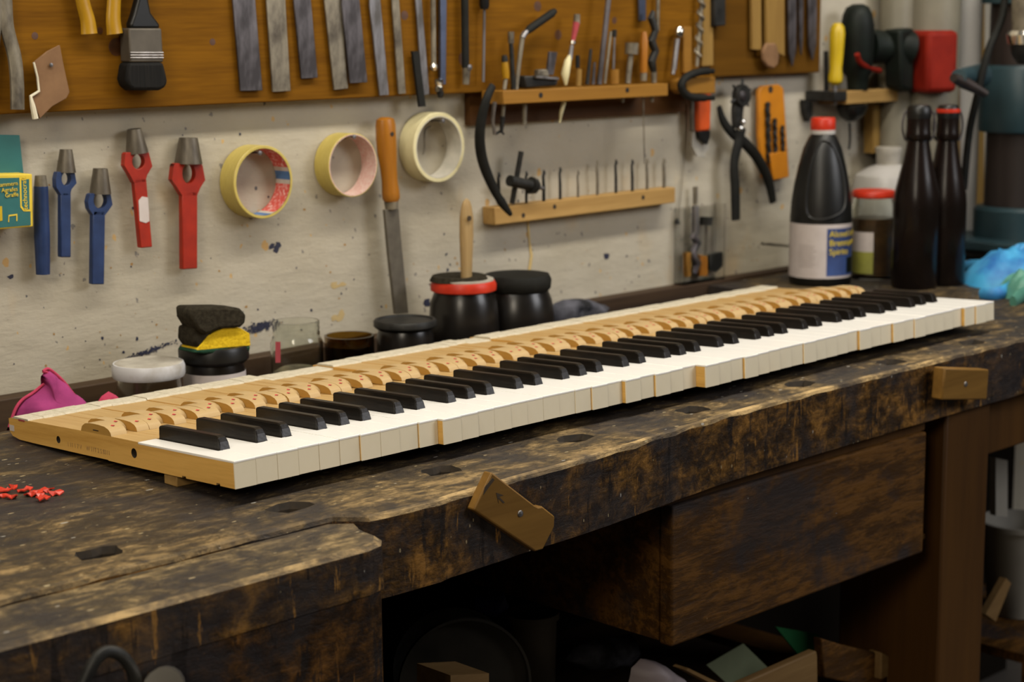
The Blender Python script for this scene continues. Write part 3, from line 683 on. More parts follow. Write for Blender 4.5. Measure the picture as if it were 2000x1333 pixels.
# sponge jar
b, h = at(418, 700, .468); r = radial(418, 700, .468, 137)[1]
e = thing('jar', 'dark lidded jar with paper label carrying two sponges', 'jar', b)
lathe('glass_body', [(r*.8, 0), (r*.88, .008), (r*.88, h-.015), (r*.8, h)], b, M['potglass'], e)
lathe('lid', [(r*.90, h-.004), (r*1.0, h), (r*1.0, h+.012), (r*.95, h+.016), (0, h+.016)], b, M['black'], e)
lathe('paper_label', [(r*.885, h-.040), (r*.888, h-.040), (r*.888, h-.014), (r*.885, h-.014)], b, M['label'], e, close=False)
lathe('label_band', [(r*.89, h-.042), (r*.893, h-.042), (r*.893, h-.031), (r*.89, h-.031)], b, M['lidred'], e, close=False)
ztop = TZ+h+.016
def sponge(px, y0, dep, mat, name, parent, bev=.004, amp=.002):
    o = W(name, px, y0, dep, mat, parent, bev=bev); return o
e = thing('sponge', 'yellow sponge with green scouring side stained dark, lower of two on jar', 'sponge', V(420, 690, .445))
sponge([(385, 683), (408, 655), (438, 640), (470, 641), (488, 652), (490, 676), (440, 680), (385, 686)], .436, .032, M['spongey'], 'sponge_foam', e)
sponge([(385, 683), (380, 690), (400, 692), (488, 687), (490, 676), (440, 680)], .4355, .035, M['spongeg'], 'scouring_pad', e, .002)
sponge([(378, 640), (420, 636), (415, 655), (388, 683), (376, 668)], .437, .032, M['sponge'], 'stained_end', e)
e = tag(W('sponge', [(374, 606), (376, 601), (440, 600), (470, 602), (482, 615), (480, 632), (471, 640), (430, 643), (402, 655), (388, 645), (375, 624)], .430, .032, M['sponge'], None, bev=.005), 'black worn sponge lying on top of the yellow sponge', 'sponge')
# clear jar
b, h = at(578, 627, .478); r = radial(578, 650, .478, 106)[1]
e = thing('jar', 'open clear glass jar with screw rim and a little dried glue', 'jar', b)
jar_glass('glass_body', [(r*.88, 0), (r*.97, .006), (r*.97, h-.026), (r*.90, h-.020), (r*.86, h-.016), (r*.88, h-.014), (r*.86, h-.011), (r*.88, h-.008), (r*.86, h-.005), (r*.88, h-.003), (r*.86, h)], b, M['glass'], e)
lathe('dried_glue', [(r*.9, .006), (r*.92, .01), (r*.92, .040), (r*.6, .046), (0, .043)], b, M['sediment'], e)
mesh('red_label', [V(538, 668, .478-r*.55), V(548, 668, .478-r*.62), V(548, 709, .478-r*.62), V(538, 709, .478-r*.55)], [(0, 3, 2, 1)], M['redfelt'], e)
# amber glass
b, h = at(682, 655, .485); r = radial(682, 660, .485, 98)[1]
e = thing('tumbler', 'short dark amber glass standing right of the clear jar', 'glass', b)
jar_glass('glass_body', [(r*.9, 0), (r*.97, .01), (r, h)], b, M['amber'], e, .003)
lathe('liquid', [(r*.86, .004), (r*.92, .01), (r*.94, h-.012), (0, h-.012)], b, M['brownglass'], e)
# flat black lidded jar
b, h = at(791, 625, .462); r = radial(791, 628, .462, 124)[1]
e = thing('jar', 'black glue jar with flat black lid beneath the file blade', 'jar', b)
lathe('glass_body', [(r*.8, 0), (r*.9, .01), (r*.9, h-.020), (r*.84, h-.012)], b, M['potglass'], e)
lathe('lid', [(r*.92, h-.010), (r, h-.007), (r, h-.001), (r*.96, h+.001), (r*.88, h+.001), (r*.86, h-.001), (0, h-.001)], b, M['gunmetal'], e)
# pot with red rim and brush
b, h = at(905, 552, .475); r = radial(905, 610, .475, 138)[1]
e = thing('glue_pot', 'round black pot with red painted rim holding a brush', 'pot', b)
lathe('pot_body', [(r*.66, 0), (r*.86, .015), (r*.99, .045), (r*1.0, .060), (r*.95, h-.026), (r*.84, h-.013), (r*.80, h-.008)], b, M['potglass'], e)
lathe('rim', [(r*.86, h-.011), (r*.93, h-.0095), (r*.94, h-.002), (r*.88, h+.003), (r*.80, h+.003), (r*.78, h-.006)], b, M['lidred'], e, close=False)
lathe('dried_glue', [(r*.87, h+.001), (r*.86, h+.005), (r*.80, h+.006), (r*.6, h+.004), (0, h+.004)], b, M['greycap'], e)
lathe('black_crust', [(r*.84, h+.003), (r*.76, h+.0095), (r*.5, h+.007), (0, h+.006)], b+Vector((-.004, .004, 0)), M['sponge'], e)
br = thing('glue_brush', 'pale wooden handled brush standing in the red rimmed pot', 'brush', V(912, 535, .475))
zt = [(388, 4), (394, 18), (405, 26), (425, 33), (460, 34), (500, 30), (540, 27), (560, 26)]
hv = [V(911, yy, .475) for yy, _ in zt]; s_ = mpp(hv[0])
tube('handle', hv, [ww*s_/2 for _, ww in zt], M['brushwood'], br, 16, .55)
lathe('hang_hole', [(0, -.0003), (.0035, -.0002), (.0035, .001)], V(917, 427, .475-.0088), M['hole'], br, 14, 'Y')
# big black pot
b, h = at(1010, 540, .478); r = radial(1010, 610, .478, 146)[1]
e = thing('glue_pot', 'large round black pot with flared rim behind the red rimmed one', 'pot', b)
lathe('pot_body', [(r*.7, 0), (r*.9, .015), (r*1.0, .045), (r*1.0, .065), (r*.92, h-.030), (r*.82, h-.018)], b, M['potglass'], e)
lathe('lid', [(r*.82, h-.020), (r*.90, h-.015), (r*.92, h-.004), (r*.86, h+.003), (r*.6, h+.005), (0, h+.005)], b, M['rubber'], e)
# grey cloth
o = puff('rag', [(1075, 600), (1100, 585), (1130, 582), (1160, 588), (1185, 600), (1180, 625), (1120, 650), (1075, 650)], .49, .022, M['greycloth'], None, .006, 45)
tag(o, 'crumpled dark grey rag in the tray right of the black pots', 'rag')

# ================================================================== bottles at the right
def bottle_base(px, py): return G(px, py, BZ)
b = bottle_base(1601, 553); b.y = min(b.y, .425); s_ = mpp(b); cy = lambda py: V(1601, py, b.y).z-BZ
e = thing('spirit_bottle', 'black plastic spirit bottle with red cap and blue yellow label', 'bottle', b)
pr = [(0, 0), (56*s_, 0), (60*s_, .004), (60*s_, cy(440)), (60*s_, cy(425)), (58*s_, cy(395)), (53*s_, cy(360)), (46*s_, cy(325)), (37*s_, cy(290)), (27*s_, cy(268)), (22*s_, cy(262)), (22*s_, cy(255)), (0, cy(255))]
lathe('bottle_body', pr, b, M['black'], e, 48)
capz = cy(262)
lathe('cap_ring', [(23*s_, capz), (24*s_, capz), (24*s_, cy(254)), (22*s_, cy(254))], b, M['whiteplastic'], e, 32)
lathe('cap', [(23.5*s_, cy(254)), (24*s_, cy(252)), (23.5*s_, cy(233)), (21*s_, cy(230)), (0, cy(229.5))], b, M['lidred'], e, 32)
rl = 60.6*s_; ang0 = math.atan2(CAM.y-b.y, CAM.x-b.x)
def cyl(a, z, r_): return b+Vector((r_*math.cos(a), r_*math.sin(a), z))
def patch(name, a0, a1, z0, z1, mat, r_, parent):
    vs, fs = [], []; q = 18
    for j in range(q+1):
        a = a0+(a1-a0)*j/q; vs += [cyl(a, z0, r_), cyl(a, z1, r_)]
    for j in range(q): fs.append((2*j, 2*j+2, 2*j+3, 2*j+1))
    return mesh(name, vs, fs, mat, parent, sm=True)
patch('paper_label', ang0-1.9, ang0+1.9, cy(537), cy(433), M['label'], rl, e)
# blue field starts slightly right of centre as seen in the photograph and wraps round
patch('blue_field', ang0+.20, ang0+1.75, cy(532), cy(441), M['labelblue'], rl+.0002, e)
for q, (s0_, zz, sz) in enumerate((('Alcool \u00e0 br\u00fbler', 457, .0135), ('Brennspiritus', 474, .0135), ('Spirito', 491, .0135))):
    text('label_text', s0_, sz, M['labelyel'], e, lambda c_, zz=zz: cyl(ang0+.27+c_.x/rl, cy(zz)+c_.y, rl+.0005+c_.z))
for j in range(9):
    patch('print_line', ang0-.75+.0, ang0-.75+random.uniform(.5, .72), cy(475+j*5), cy(475+j*5)+.0008, M['labeltxt'], rl+.0002, e)
patch('berry_print', ang0+.95, ang0+1.4, cy(528), cy(498), M['drillbody'], rl+.0004, e)
# embossed grip panel
gp = [(1598, 275), (1583, 310), (1575, 350), (1572, 395), (1577, 417), (1595, 424), (1620, 420), (1641, 408), (1646, 385), (1640, 340), (1628, 300), (1612, 276)]
def rad_at(z):
    for (r0, z0), (r1, z1) in zip(pr[1:], pr[2:]):
        if z0 <= z <= z1 and z1 > z0: return r0+(r1-r0)*(z-z0)/(z1-z0)
    return 60*s_
gpp = []
for a_, c_ in gp:
    z = cy(c_); rr = rad_at(z); off = max(-.95, min(.95, (a_-1601)*s_/rr)); gpp.append(cyl(ang0+math.asin(off), z, rr+.0003))
gpc = curve_pts(gpp+[gpp[0]], 4)[:-1]
tube('grip_moulding', gpc, .0022, M['black'], e, 8, cyc=True)
# red lid jar behind
b2 = V(1702, 545, .40); b2.z = BZ; s2_ = mpp(b2); hh = lambda py: V(1702, py, b2.y).z-BZ
e = thing('jar', 'glass jar of brown liquid with red lid beside the spirit bottle', 'jar', b2)
jar_glass('glass_body', [(40*s2_, 0), (43*s2_, .004), (43*s2_, hh(410)), (38*s2_, hh(392)), (38*s2_, hh(384))], b2, M['glass'], e)
lathe('liquid', [(38*s2_, .004), (41*s2_, .006), (41*s2_, hh(425)), (0, hh(425))], b2, M['brownliq'], e)
lathe('lid', [(40*s2_, hh(386)), (42*s2_, hh(384)), (42*s2_, hh(376)), (39*s2_, hh(372)), (0, hh(373))], b2, M['lidred'], e)
aj = math.atan2(CAM.y-b2.y, CAM.x-b2.x)
def cyl2(a, z, r_): return b2+Vector((r_*math.cos(a), r_*math.sin(a), z))
for nm_, z0, z1, mt in (('paper_label', 488, 450, 'label'), ('lower_label', 530, 488, 'labelgrn')):
    vs = []; fs = []
    for j in range(11):
        a = aj-1.1+1.15*j/10; vs += [cyl2(a, hh(z0), 43.3*s2_), cyl2(a, hh(z1), 43.3*s2_)]
    for j in range(10): fs.append((2*j, 2*j+2, 2*j+3, 2*j+1))
    mesh(nm_, vs, fs, M[mt], e, sm=True)
# white canister
b3 = V(1730, 500, .500); b3.z = BZ; s3 = mpp(b3); hh3 = lambda py: V(1730, py, b3.y).z-BZ
e = thing('canister', 'white plastic canister with short neck behind the red lid jar', 'canister', b3)
lathe('canister_body', [(60*s3, 0), (68*s3, .01), (68*s3, hh3(365)), (62*s3, hh3(342)), (40*s3, hh3(328)), (24*s3, hh3(322))], b3, M['whiteplastic'], e, sx=1)
lathe('neck', [(22*s3, hh3(326)), (24*s3, hh3(300)), (26*s3, hh3(292)), (25*s3, hh3(288)), (0, hh3(288))], b3, M['greycap'], e)
# swing top bottles
def swing(px, py, wpx, htop, lab, redseal):
    b = bottle_base(px, py); s = mpp(b); h = lambda q: V(px, q, b.y).z-BZ
    e = thing('swing_top_bottle', lab, 'bottle', b, 'brown swing top bottles')
    R0 = wpx/2*s
    lathe('bottle_body', [(0, 0), (R0*.92, 0), (R0, .004), (R0, h(400)), (R0*.96, h(380)), (R0*.78, h(345)), (R0*.62, h(315)), (R0*.50, h(285)), (R0*.47, h(276)), (R0*.54, h(272)), (R0*.55, h(262)), (R0*.52, h(258)), (R0*.51, h(232)), (0, h(232))], b, M['brownglass'], e, 40)
    lathe('stopper', [(R0*.51, h(232)), (R0*.53, h(226)), (R0*.52, h(212)), (R0*.42, h(206)), (0, h(204))], b, M['black'], e, 24)
    if redseal: lathe('rubber_seal', [(R0*.50, h(222)), (R0*.56, h(220)), (R0*.56, h(214)), (R0*.50, h(213))], b, M['lidred'], e, 24)
    for sg in (-1, 1):
        d = R_*sg
        tube('wire_bail', curve_pts([b+d*(R0*.30)+Vector((0, 0, h(210))), b+d*(R0*.60)+Vector((0, 0, h(222))), b+d*(R0*.70)+Vector((0, 0, h(248))), b+d*(R0*.60)+Vector((0, 0, h(270))), b+d*(R0*.48)+Vector((0, 0, h(276)))]), .0016, M['darksteel'], e, 6)
    return e
swing(1785, 561, 90, 205, 'dark brown swing top bottle with black stopper, the left one', False)
swing(1841, 555, 82, 205, 'dark brown swing top bottle with red rubber seal, the right one', True)
# gloves
def glove(name, cpx, rx, ry, h, mat, lab, fingers, seed):
    c = G(*cpx, BZ); e = thing(name, lab, 'gloves', c); nn = 28; vs = [c+Vector((0, 0, h))]; fs = []
    for r in range(1, 11):
        t = r/10
        for k in range(nn):
            a = 2*PI*k/nn; q = 1+.22*noise.noise(Vector((math.cos(a)*2, math.sin(a)*2, seed)))
            p_ = c+Vector((math.cos(a)*rx*t*q, math.sin(a)*ry*t*q, 0)); z = h*(1-t**2)**.7 if t < 1 else 0
            z += abs(noise.noise(Vector((p_.x*45, p_.y*45, seed))))*.022*(1-t)**.4 if t < 1 else 0
            vs.append(p_+Vector((0, 0, max(z, 0))))
    for k in range(nn): fs.append((0, 1+k, 1+(k+1) % nn))
    for r in range(9):
        for k in range(nn): j = (k+1) % nn; fs.append((1+r*nn+k, 1+(r+1)*nn+k, 1+(r+1)*nn+j, 1+r*nn+j))
    o = mesh('glove_palm', vs, fs, mat, e); smooth(o.data, 70)
    for f_ in fingers:
        pp = [G(a, b_, BZ)+Vector((0, 0, z)) for a, b_, z in f_]
        n_ = len(curve_pts(pp)); tube('glove_finger', curve_pts(pp), [.011*(1-.35*abs(2*j/n_-1)**3) for j in range(n_)], mat, e, 10, .6)
    return e
glove('rubber_gloves', (1985, 552), .090, .075, .050, M['bluecloth'], 'crumpled bright blue rubber gloves at the right end of the bench', [[(1960, 545, .012), (1920, 535, .012), (1885, 530, .008)], [(1960, 560, .012), (1915, 555, .010), (1882, 548, .006)], [(1985, 570, .012), (1950, 585, .008), (1915, 583, .006)]], 2)
glove('rubber_gloves', (2005, 580), .04, .03, .034, M['greencloth'], 'green rubber glove cuff lying in front of the blue gloves', [[(2010, 565, .02), (1975, 570, .016), (1955, 582, .008)], [(2015, 585, .014), (1995, 590, .01), (1978, 598, .006)]], 5)

# ================================================================== TOOL BOARDS
PY = .535
tb = V(-260, 0, PY); e1 = V(1394, 148, PY)
brd = thing('tool_board', 'orange pine tool board on the wall above the tape rolls', 'board', (.6, PY, H0+.27))
zb0, zb1 = V(0, 222, PY).z, V(1394, 150, PY).z
xl, xr = -.6, e1.x
box('board', xl, xr, PY, WY-.001, zb0-.001, H0+.62, M['panel'], brd, bev=.0015)
rk = random.Random(4)
knot = pm('knot_wood', (.09, .03, .008), (.05, .02, .006), 60, .5)
for a, b, r_ in [(227, 92, .010), (195, 60, .004), (68, 70, .004), (1050, 12, .007), (1090, 68, .007), (905, 115, .009), (415, 82, .004), (790, 30, .006), (1200, 40, .005)]:
    lathe('knot', [(0, -.0003), (r_, -.0002), (r_, .0005)], V(a, b, PY), knot, brd, 14, 'Y')
brd2 = thing('tool_board', 'darker brown tool board at the right with chisels hanging', 'board', (1.5, PY, H0+.27))
x2 = V(1603, 140, PY).x
box('board', xr+.001, x2, PY+.002, WY-.001, V(1500, 146, PY).z, H0+.62, M['panel_dark'], brd2, bev=.0015)

def nail(px, py, y, parent=None, ln=.012, r=.0022, mat='steel'):
    p_ = V(px, py, y); return lathe('nail', [(0, -.001), (r, -.0005), (r, .0005), (r*.45, .001), (r*.45, ln)], p_, M[mat], parent, 12, 'Y')
# grey curved handle at far left
e = thing('pliers', 'long curved grey steel pliers handle hanging at the far left', 'pliers', V(20, 100, PY-.012))
tube('handle', curve_pts([V(6, -60, PY-.012), V(10, 0, PY-.012), (V(14, 55, PY-.012)), V(28, 110, PY-.012), V(33, 160, PY-.012), V(34, 214, PY-.012)]), .008, M['tarnish'], e, 10, .6)
tube('handle', curve_pts([V(-26, -60, PY-.012), V(-8, 0, PY-.012), V(-14, 80, PY-.012), V(-22, 190, PY-.012)]), .008, M['tarnish'], e, 10, .6)
# leather scrap
e = thing('leather_scrap', 'tan leather scrap with cream wire pinned to the board bottom', 'leather', V(100, 160, PY-.004))
W('leather', [(66, 122), (93, 100), (117, 88), (124, 125), (136, 180), (130, 192), (102, 208), (78, 232), (70, 210), (62, 190), (76, 176), (72, 150)], PY-.012, .003, M['leather'], e, bev=.0005)
tube('wire', [V(66, 122, PY-.014), V(73, 150, PY-.014), V(76, 178, PY-.014), V(60, 188, PY-.014), V(64, 208, PY-.014), V(69, 232, PY-.014)], [.0012, .0012, .0016, .0018, .003, .0035], M['wire'], e, 8)
nail(100, 127, PY-.014, e, .02)
# yellow pliers
e = thing('pliers', 'pliers with two yellow handles hanging beside the black brush', 'pliers', V(195, 20, PY-.012))
for pl in ([(148, -60), (157, -20), (163, 10), (171, 40), (174, 66)], [(228, -60), (224, -20), (222, 10), (221, 40), (224, 66)]):
    c_ = curve_pts([V(a, b, PY-.012) for a, b in pl]); n_ = len(c_); tube('handle', c_, [.0085+.002*(j/n_)**3 for j in range(n_)], M['yellow'], e, 12, .6)
# paint brush
e = thing('paint_brush', 'wide flat black bristle brush with steel ferrule hanging', 'brush', V(285, 60, PY-.02))
W('handle', [(268, -60), (293, -60), (290, -5), (296, 25), (312, 46), (314, 56), (256, 56), (256, 46), (262, 30), (270, 0)], PY-.020, .012, M['black'], e, bev=.003)
W('ferrule', [(252, 55), (316, 55), (320, 122), (254, 122)], PY-.024, .020, M['ferrule'], e, bev=.002)
for yy in (103, 108, 113): tube('ferrule_rib', [V(254, yy, PY-.0245), V(319, yy, PY-.0245)], .0009, M['steel'], e, 6)
W('bristles', [(252, 122), (320, 121), (326, 145), (329, 160), (324, 172), (312, 177), (262, 177), (252, 170), (247, 155)], PY-.025, .022, M['bristle'], e, bev=.004)
# steel strips
strips = [([(450, -60), (495, -60), (499, 3), (513, 177), (470, 178)], 'darksteel', 'widest dark steel scraper blade, leftmost in the row'),
          ([(520, -60), (556, -60), (558, 8), (568, 178), (533, 180), (521, 5)], 'tarnish', 'speckled pale steel blade, second from left in the row'),
          ([(570, -60), (603, -60), (608, 5), (621, 152), (589, 154), (575, 8)], 'darksteel', 'short dark steel blade, third from left in the row'),
          ([(628, -60), (662, -60), (666, 0), (680, 173), (653, 176), (634, 0)], 'tarnish', 'yellowish steel blade, fourth from left, overlapping its neighbour'),
          ([(670, -30), (700, -30), (703, 8), (718, 161), (684, 163), (668, 8)], 'darksteel', 'brownish dark steel blade just right of the yellowish one'),
          ([(722, -60), (738, -60), (744, 8), (760, 186), (742, 187), (722, 10)], 'steel', 'narrow grey steel blade reaching the board edge'),
          ([(764, -60), (777, -60), (780, 3), (793, 183), (779, 184), (766, 3)], 'tarnish', 'thin dark flecked steel blade right of the narrow grey one'),
          ([(811, -60), (822, -60), (824, 0), (839, 184), (826, 187), (812, 0)], 'steel', 'slim grey steel blade in front of a black bar')]
for q, (o_, mt, lb) in enumerate(strips):
    yy = PY-.006-(.004 if q == 4 else 0)
    tag(W('scraper', o_, yy, .0025, M[mt], None, bev=.0006), lb, 'blade', 'steel blades hanging on the board')
tag(W('black_bar', [(806, 100), (818, 100), (832, 208), (820, 209)], PY-.009, .004, M['rubber']), 'black flat bar behind the slim steel blade', 'bar')
e = thing('glass_rod', 'thin brass rod with ball end hanging beside the blue bar', 'rod', V(846, 60, PY-.008))
tube('rod', [V(845, -60, PY-.008), V(847, 128, PY-.008)], .0035, M['tarnish'], e, 10)
lathe('ball_end', [(0, -.006), (.004, -.0045), (.006, 0), (.004, .0045), (0, .006)], V(847, 131, PY-.008), M['chrome'], e, 14)
e = thing('steel_bar', 'long bluish steel bar with bolted lower end', 'bar', V(866, 60, PY-.008))
W('bar', [(861, -60), (873, -60), (871, 165), (861, 165)], PY-.008, .005, M['bluesteel'], e, bev=.0005)
lathe('bolt', [(0, -.009), (.0055, -.008), (.006, -.002), (.0045, 0), (.006, .002), (.006, .008), (0, .010)], V(857, 167, PY-.012), M['chrome'], e, 14)
lathe('bolt_tip', [(.003, -.006), (.005, 0), (.004, .005)], V(860, 182, PY-.012), M['gunmetal'], e, 12)
e = thing('rod_tool', 'long black rod with steel tip hanging left of the thin screwdriver', 'rod', V(907, 60, PY-.01))
tube('rod', [V(907, -60, PY-.01), V(909, 132, PY-.01)], .0052, M['rubber'], e, 12)
tube('tip', [V(911, 132, PY-.01), V(911, 138, PY-.01), V(910, 165, PY-.01)], [.006, .0055, .0045], M['tarnish'], e, 12)
lathe('collar_screw', [(0, -.003), (.004, -.002), (.004, .002), (0, .003)], V(916, 132, PY-.014), M['steel'], e, 12, 'Y')
e = thing('screwdriver', 'thin long screwdriver with black handle hanging on the board', 'screwdriver', V(945, 60, PY-.008))
tube('handle', [V(945, -60, PY-.01), V(946, 10, PY-.01), V(946, 18, PY-.01)], [.0055, .0070, .0055], M['black'], e, 12)
tube('shaft', [V(946, 18, PY-.01), V(944, 160, PY-.01)], .0019, M['steel'], e, 8)

tag(W('wooden_paddle', [(1469, -60), (1486, -60), (1488, 98), (1470, 97)], PY-.008, .006, M['rawv'], None, bev=.001), 'flat ochre wooden paddle, left one on the brown board', 'paddle')
e = thing('wooden_spoon', 'ochre wooden slat with rounded pale end on the brown board', 'spoon', V(1510, 60, PY-.01))
W('handle', [(1497, -60), (1532, -60), (1533, 110), (1520, 104), (1498, 98)], PY-.008, .006, M['rawv'], e, bev=.001)
W('rounded_end', [(1498, 84), (1517, 84), (1523, 108), (1521, 126), (1512, 135), (1500, 130), (1492, 118), (1491, 100)], PY-.016, .007, M['leather'], e, bev=.003)
for q, (xa, xb, yb_, lb) in enumerate(((1541, 1556, 130, 'dark tapering steel file, left of three on the brown board'), (1562, 1570, 108, 'narrow dark file, middle one of three on the brown board'), (1580, 1596, 118, 'dark steel file nearest the right edge of the brown board'))):
    tag(W('file', [(xa, -60), (xb, -60), (xb-1, yb_-30), ((xa+xb)/2, yb_), (xa+1, yb_-30)], PY-.007, .004, M['darksteel'], None, bev=.0006), lb, 'file', 'files hanging on the brown board')

# ---- rack on the lower edge of the board
ra = thing('tool_rack', 'wooden tool rack bar with dark backboard holding drills and punches', 'rack', V(1120, 190, .5))
yb0 = WY-.006
box('backboard', V(918, 210, WY-.012).x, V(1338, 190, WY-.012).x, WY-.012, WY-.001, V(1130, 232, WY-.012).z, zb0-.002, M['backwood'], ra)
YR = .492
pL, pLb, pR, pRb = V(983, 179, YR), V(985, 204, YR), V(1305, 162, YR), V(1305, 187, YR)
zt_, zb_ = (pL.z+pR.z)/2, (pLb.z+pRb.z)/2
box('bar', pL.x, pR.x, YR, YR+.042, zb_, zt_, M['rack'], ra, bev=.001)
for a, b in ((1056, 186), (1225, 176)): lathe('screw', [(0, -.0008), (.0036, -.0006), (.0038, .001)], V(a, b, YR), M['gunmetal'], ra, 14, 'Y')
RY = YR+.018                                   # tools stand in holes through the bar
def tool(name, label, cat, segs, y=RY, group=None):
    c = V(*segs[0][1][0], y); e = thing(name, label, cat, c, group)
    for (pn, pts_, wd, mt) in segs:
        pts3 = [V(a, b, y) for a, b in pts_]; s = mpp(pts3[0]); n_ = len(pts3)
        wd = wd if isinstance(wd, (list, tuple)) else [wd]*n_
        tube(pn, pts3, [q*s/2 for q in wd], M[mt], e, 12)
    return e
G1 = 'tools standing in the rack'
tool('bolt_pin', 'dark steel pin with square head, leftmost tall one in the rack', 'pin', [('shaft', [(1003, 175), (998, 85)], [10, 9], 'gunmetal'), ('head', [(998, 85), (998, 62)], [12, 13], 'tarnish')], group=G1)
tool('awl', 'awl with short yellow handle standing at the left rack end', 'awl', [('handle', [(988, 153), (987, 140), (986, 120)], [13, 15, 12], 'yellow'), ('cap', [(986, 120), (985, 108)], [14, 10], 'gunmetal'), ('shaft', [(985, 175), (988, 153)], [8, 8], 'tarnish'), ('lower_shaft', [(984, 203), (982, 228)], [8, 7], 'tarnish'), ('tip', [(982, 228), (979, 260)], [11, 7], 'gunmetal')], group=G1)
tool('crank_key', 'steel crank with slanting black grip, tallest on the rack', 'crank', [('shaft', [(1008, 175), (1014, 120), (1021, 68)], [9, 9, 10], 'tarnish'), ('elbow', [(1020, 74), (1024, 66), (1031, 60)], [12, 12, 10], 'steel'), ('grip', [(1029, 62), (1034, 57), (1078, 26), (1084, 21)], [12, 16, 16, 11], 'rubber')], group=G1)
e = thing('spokeshave', 'small dark iron plane like tool lying on the rack', 'plane', V(1060, 155, RY))
W('body', [(1025, 148), (1092, 150), (1088, 168), (1028, 172)], RY-.008, .02, M['gunmetal'], e, bev=.002)
W('blade', [(1074, 101), (1089, 102), (1081, 147), (1069, 146)], RY-.006, .004, M['darksteel'], e, bev=.0005)
W('cap', [(1053, 136), (1070, 135), (1074, 150), (1052, 150)], RY-.012, .010, M['tarnish'], e, bev=.002)
W('sole_plate', [(1048, 148), (1092, 152), (1092, 156), (1048, 153)], RY-.014, .010, M['steel'], e, bev=.0005)
tool('punch', 'grey steel spike pushed through the rack left of the scraper', 'punch', [('upper', [(1025, 172), (1026, 160)], [9, 4], 'tarnish'), ('lower', [(1025, 203), (1024, 243)], [10, 9], 'tarnish')], group=G1)
tool('palette_knife', 'small spatula with red handle and pale leaf shaped blade', 'spatula', [('pommel', [(1126, 46), (1127, 28)], [14, 13], 'tarnish'), ('handle', [(1119, 80), (1123, 60), (1126, 44)], [8, 12, 14], 'redfelt'), ('ferrule', [(1118, 86), (1119, 80)], [13, 13], 'chrome'), ('neck', [(1113, 116), (1117, 88)], [10, 8], 'steel'), ('blade', [(1105, 166), (1104, 145), (1109, 120), (1113, 108)], [5, 17, 14, 6], 'tape2'), ('tip', [(1102, 198), (1096, 220), (1093, 240)], [9, 8, 3], 'tape2')], group=G1)
tool('marking_tool', 'short wooden handled tool with black cap in the rack', 'tool', [('handle', [(1130, 168), (1131, 135)], [11, 11], 'rawv'), ('cap', [(1128, 133), (1128, 108)], [9, 9], 'black')], group=G1)
tool('file', 'thin dark file standing right of the wooden handled tool', 'file', [('blade', [(1147, 165), (1154, 96)], [9, 6], 'gunmetal')], group=G1)
tool('file', 'short dark brown stick right of the thin dark file', 'file', [('blade', [(1158, 165), (1161, 122)], [8, 6], 'darksteel')], group=G1)
tool('steel_rod', 'long leaning dark blue steel rod reaching the top of the frame', 'rod', [('rod', [(1170, 165), (1186, 20), (1195, -60)], [11, 11, 11], 'darksteel')], group=G1)
tool('scriber', 'leaning thin grey rod right of the dark blue rod', 'rod', [('rod', [(1181, 163), (1193, 62)], [6, 6], 'tarnish')], group=G1)
tool('gimlet', 'thin steel gimlet rising from a short wooden dowel', 'gimlet', [('dowel', [(1200, 164), (1200, 136)], [19, 19], 'rack'), ('shaft', [(1198, 135), (1200, 72)], [5, 5], 'steel'), ('head', [(1200, 72), (1200, 58)], [9, 10], 'gunmetal')], group=G1)
tool('hex_bolt_tool', 'steel rod with wide hexagonal head in the rack', 'bolt', [('shaft', [(1226, 163), (1232, 106)], [11, 11], 'tarnish'), ('head', [(1233, 106), (1234, 84)], [26, 27], 'tarnish'), ('lower_end', [(1217, 187), (1216, 200)], [7, 6], 'tarnish')], group=G1)
tool('chisel', 'thin chisel with orange wooden handle and long wire shaft', 'chisel', [('handle', [(1257, 142), (1257, 120), (1258, 80), (1258, 62)], [15, 16, 17, 10], 'handle'), ('ferrule', [(1257, 158), (1257, 142)], [12, 14], 'tarnish'), ('long_wire', [(1256, 187), (1259, 320)], [4, 2], 'tarnish')], group=G1)
tool('spiral_bit', 'dark twisted wide bit in the rack right of the orange handle', 'drill bit', [('shank', [(1277, 162), (1277, 140)], [10, 12], 'tarnish'), ('flutes', [(1277, 140), (1272, 120), (1280, 100), (1272, 80), (1280, 60), (1272, 35), (1276, 22)], [12, 18, 16, 18, 14, 16, 8], 'gunmetal'), ('lower_end', [(1273, 187), (1273, 199)], [8, 8], 'tarnish')], group=G1)
tool('ball_head_pin', 'steel pin with round ball head near the right rack end', 'pin', [('ball', [(1323, 72), (1325, 66), (1326, 58), (1325, 52)], [14, 20, 20, 12], 'chrome'), ('shaft', [(1316, 136), (1323, 76)], [10, 10], 'steel'), ('foot', [(1314, 145), (1316, 136)], [8, 8], 'steel')], y=PY-.012)
tag(W('wooden_strip', [(1336, 52), (1351, 52), (1352, 142), (1336, 143)], PY-.006, .006, M['rack'], None, bev=.001), 'upright orange wooden slat right of the ball head pin', 'slat')
# bluish blade hanging above
tag(W('chisel', [(1247, -60), (1261, -60), (1262, 40), (1249, 41)], PY-.008, .003, M['bluesteel'], None, bev=.0006), 'bluish steel chisel blade hanging above the orange handled chisel', 'blade')
tag(tube('steel_rod', [V(1286, -60, PY-.008), V(1284, 60, PY-.008)], .0028, M['tarnish']), 'thin steel rod hanging behind the twisted wide bit', 'rod')
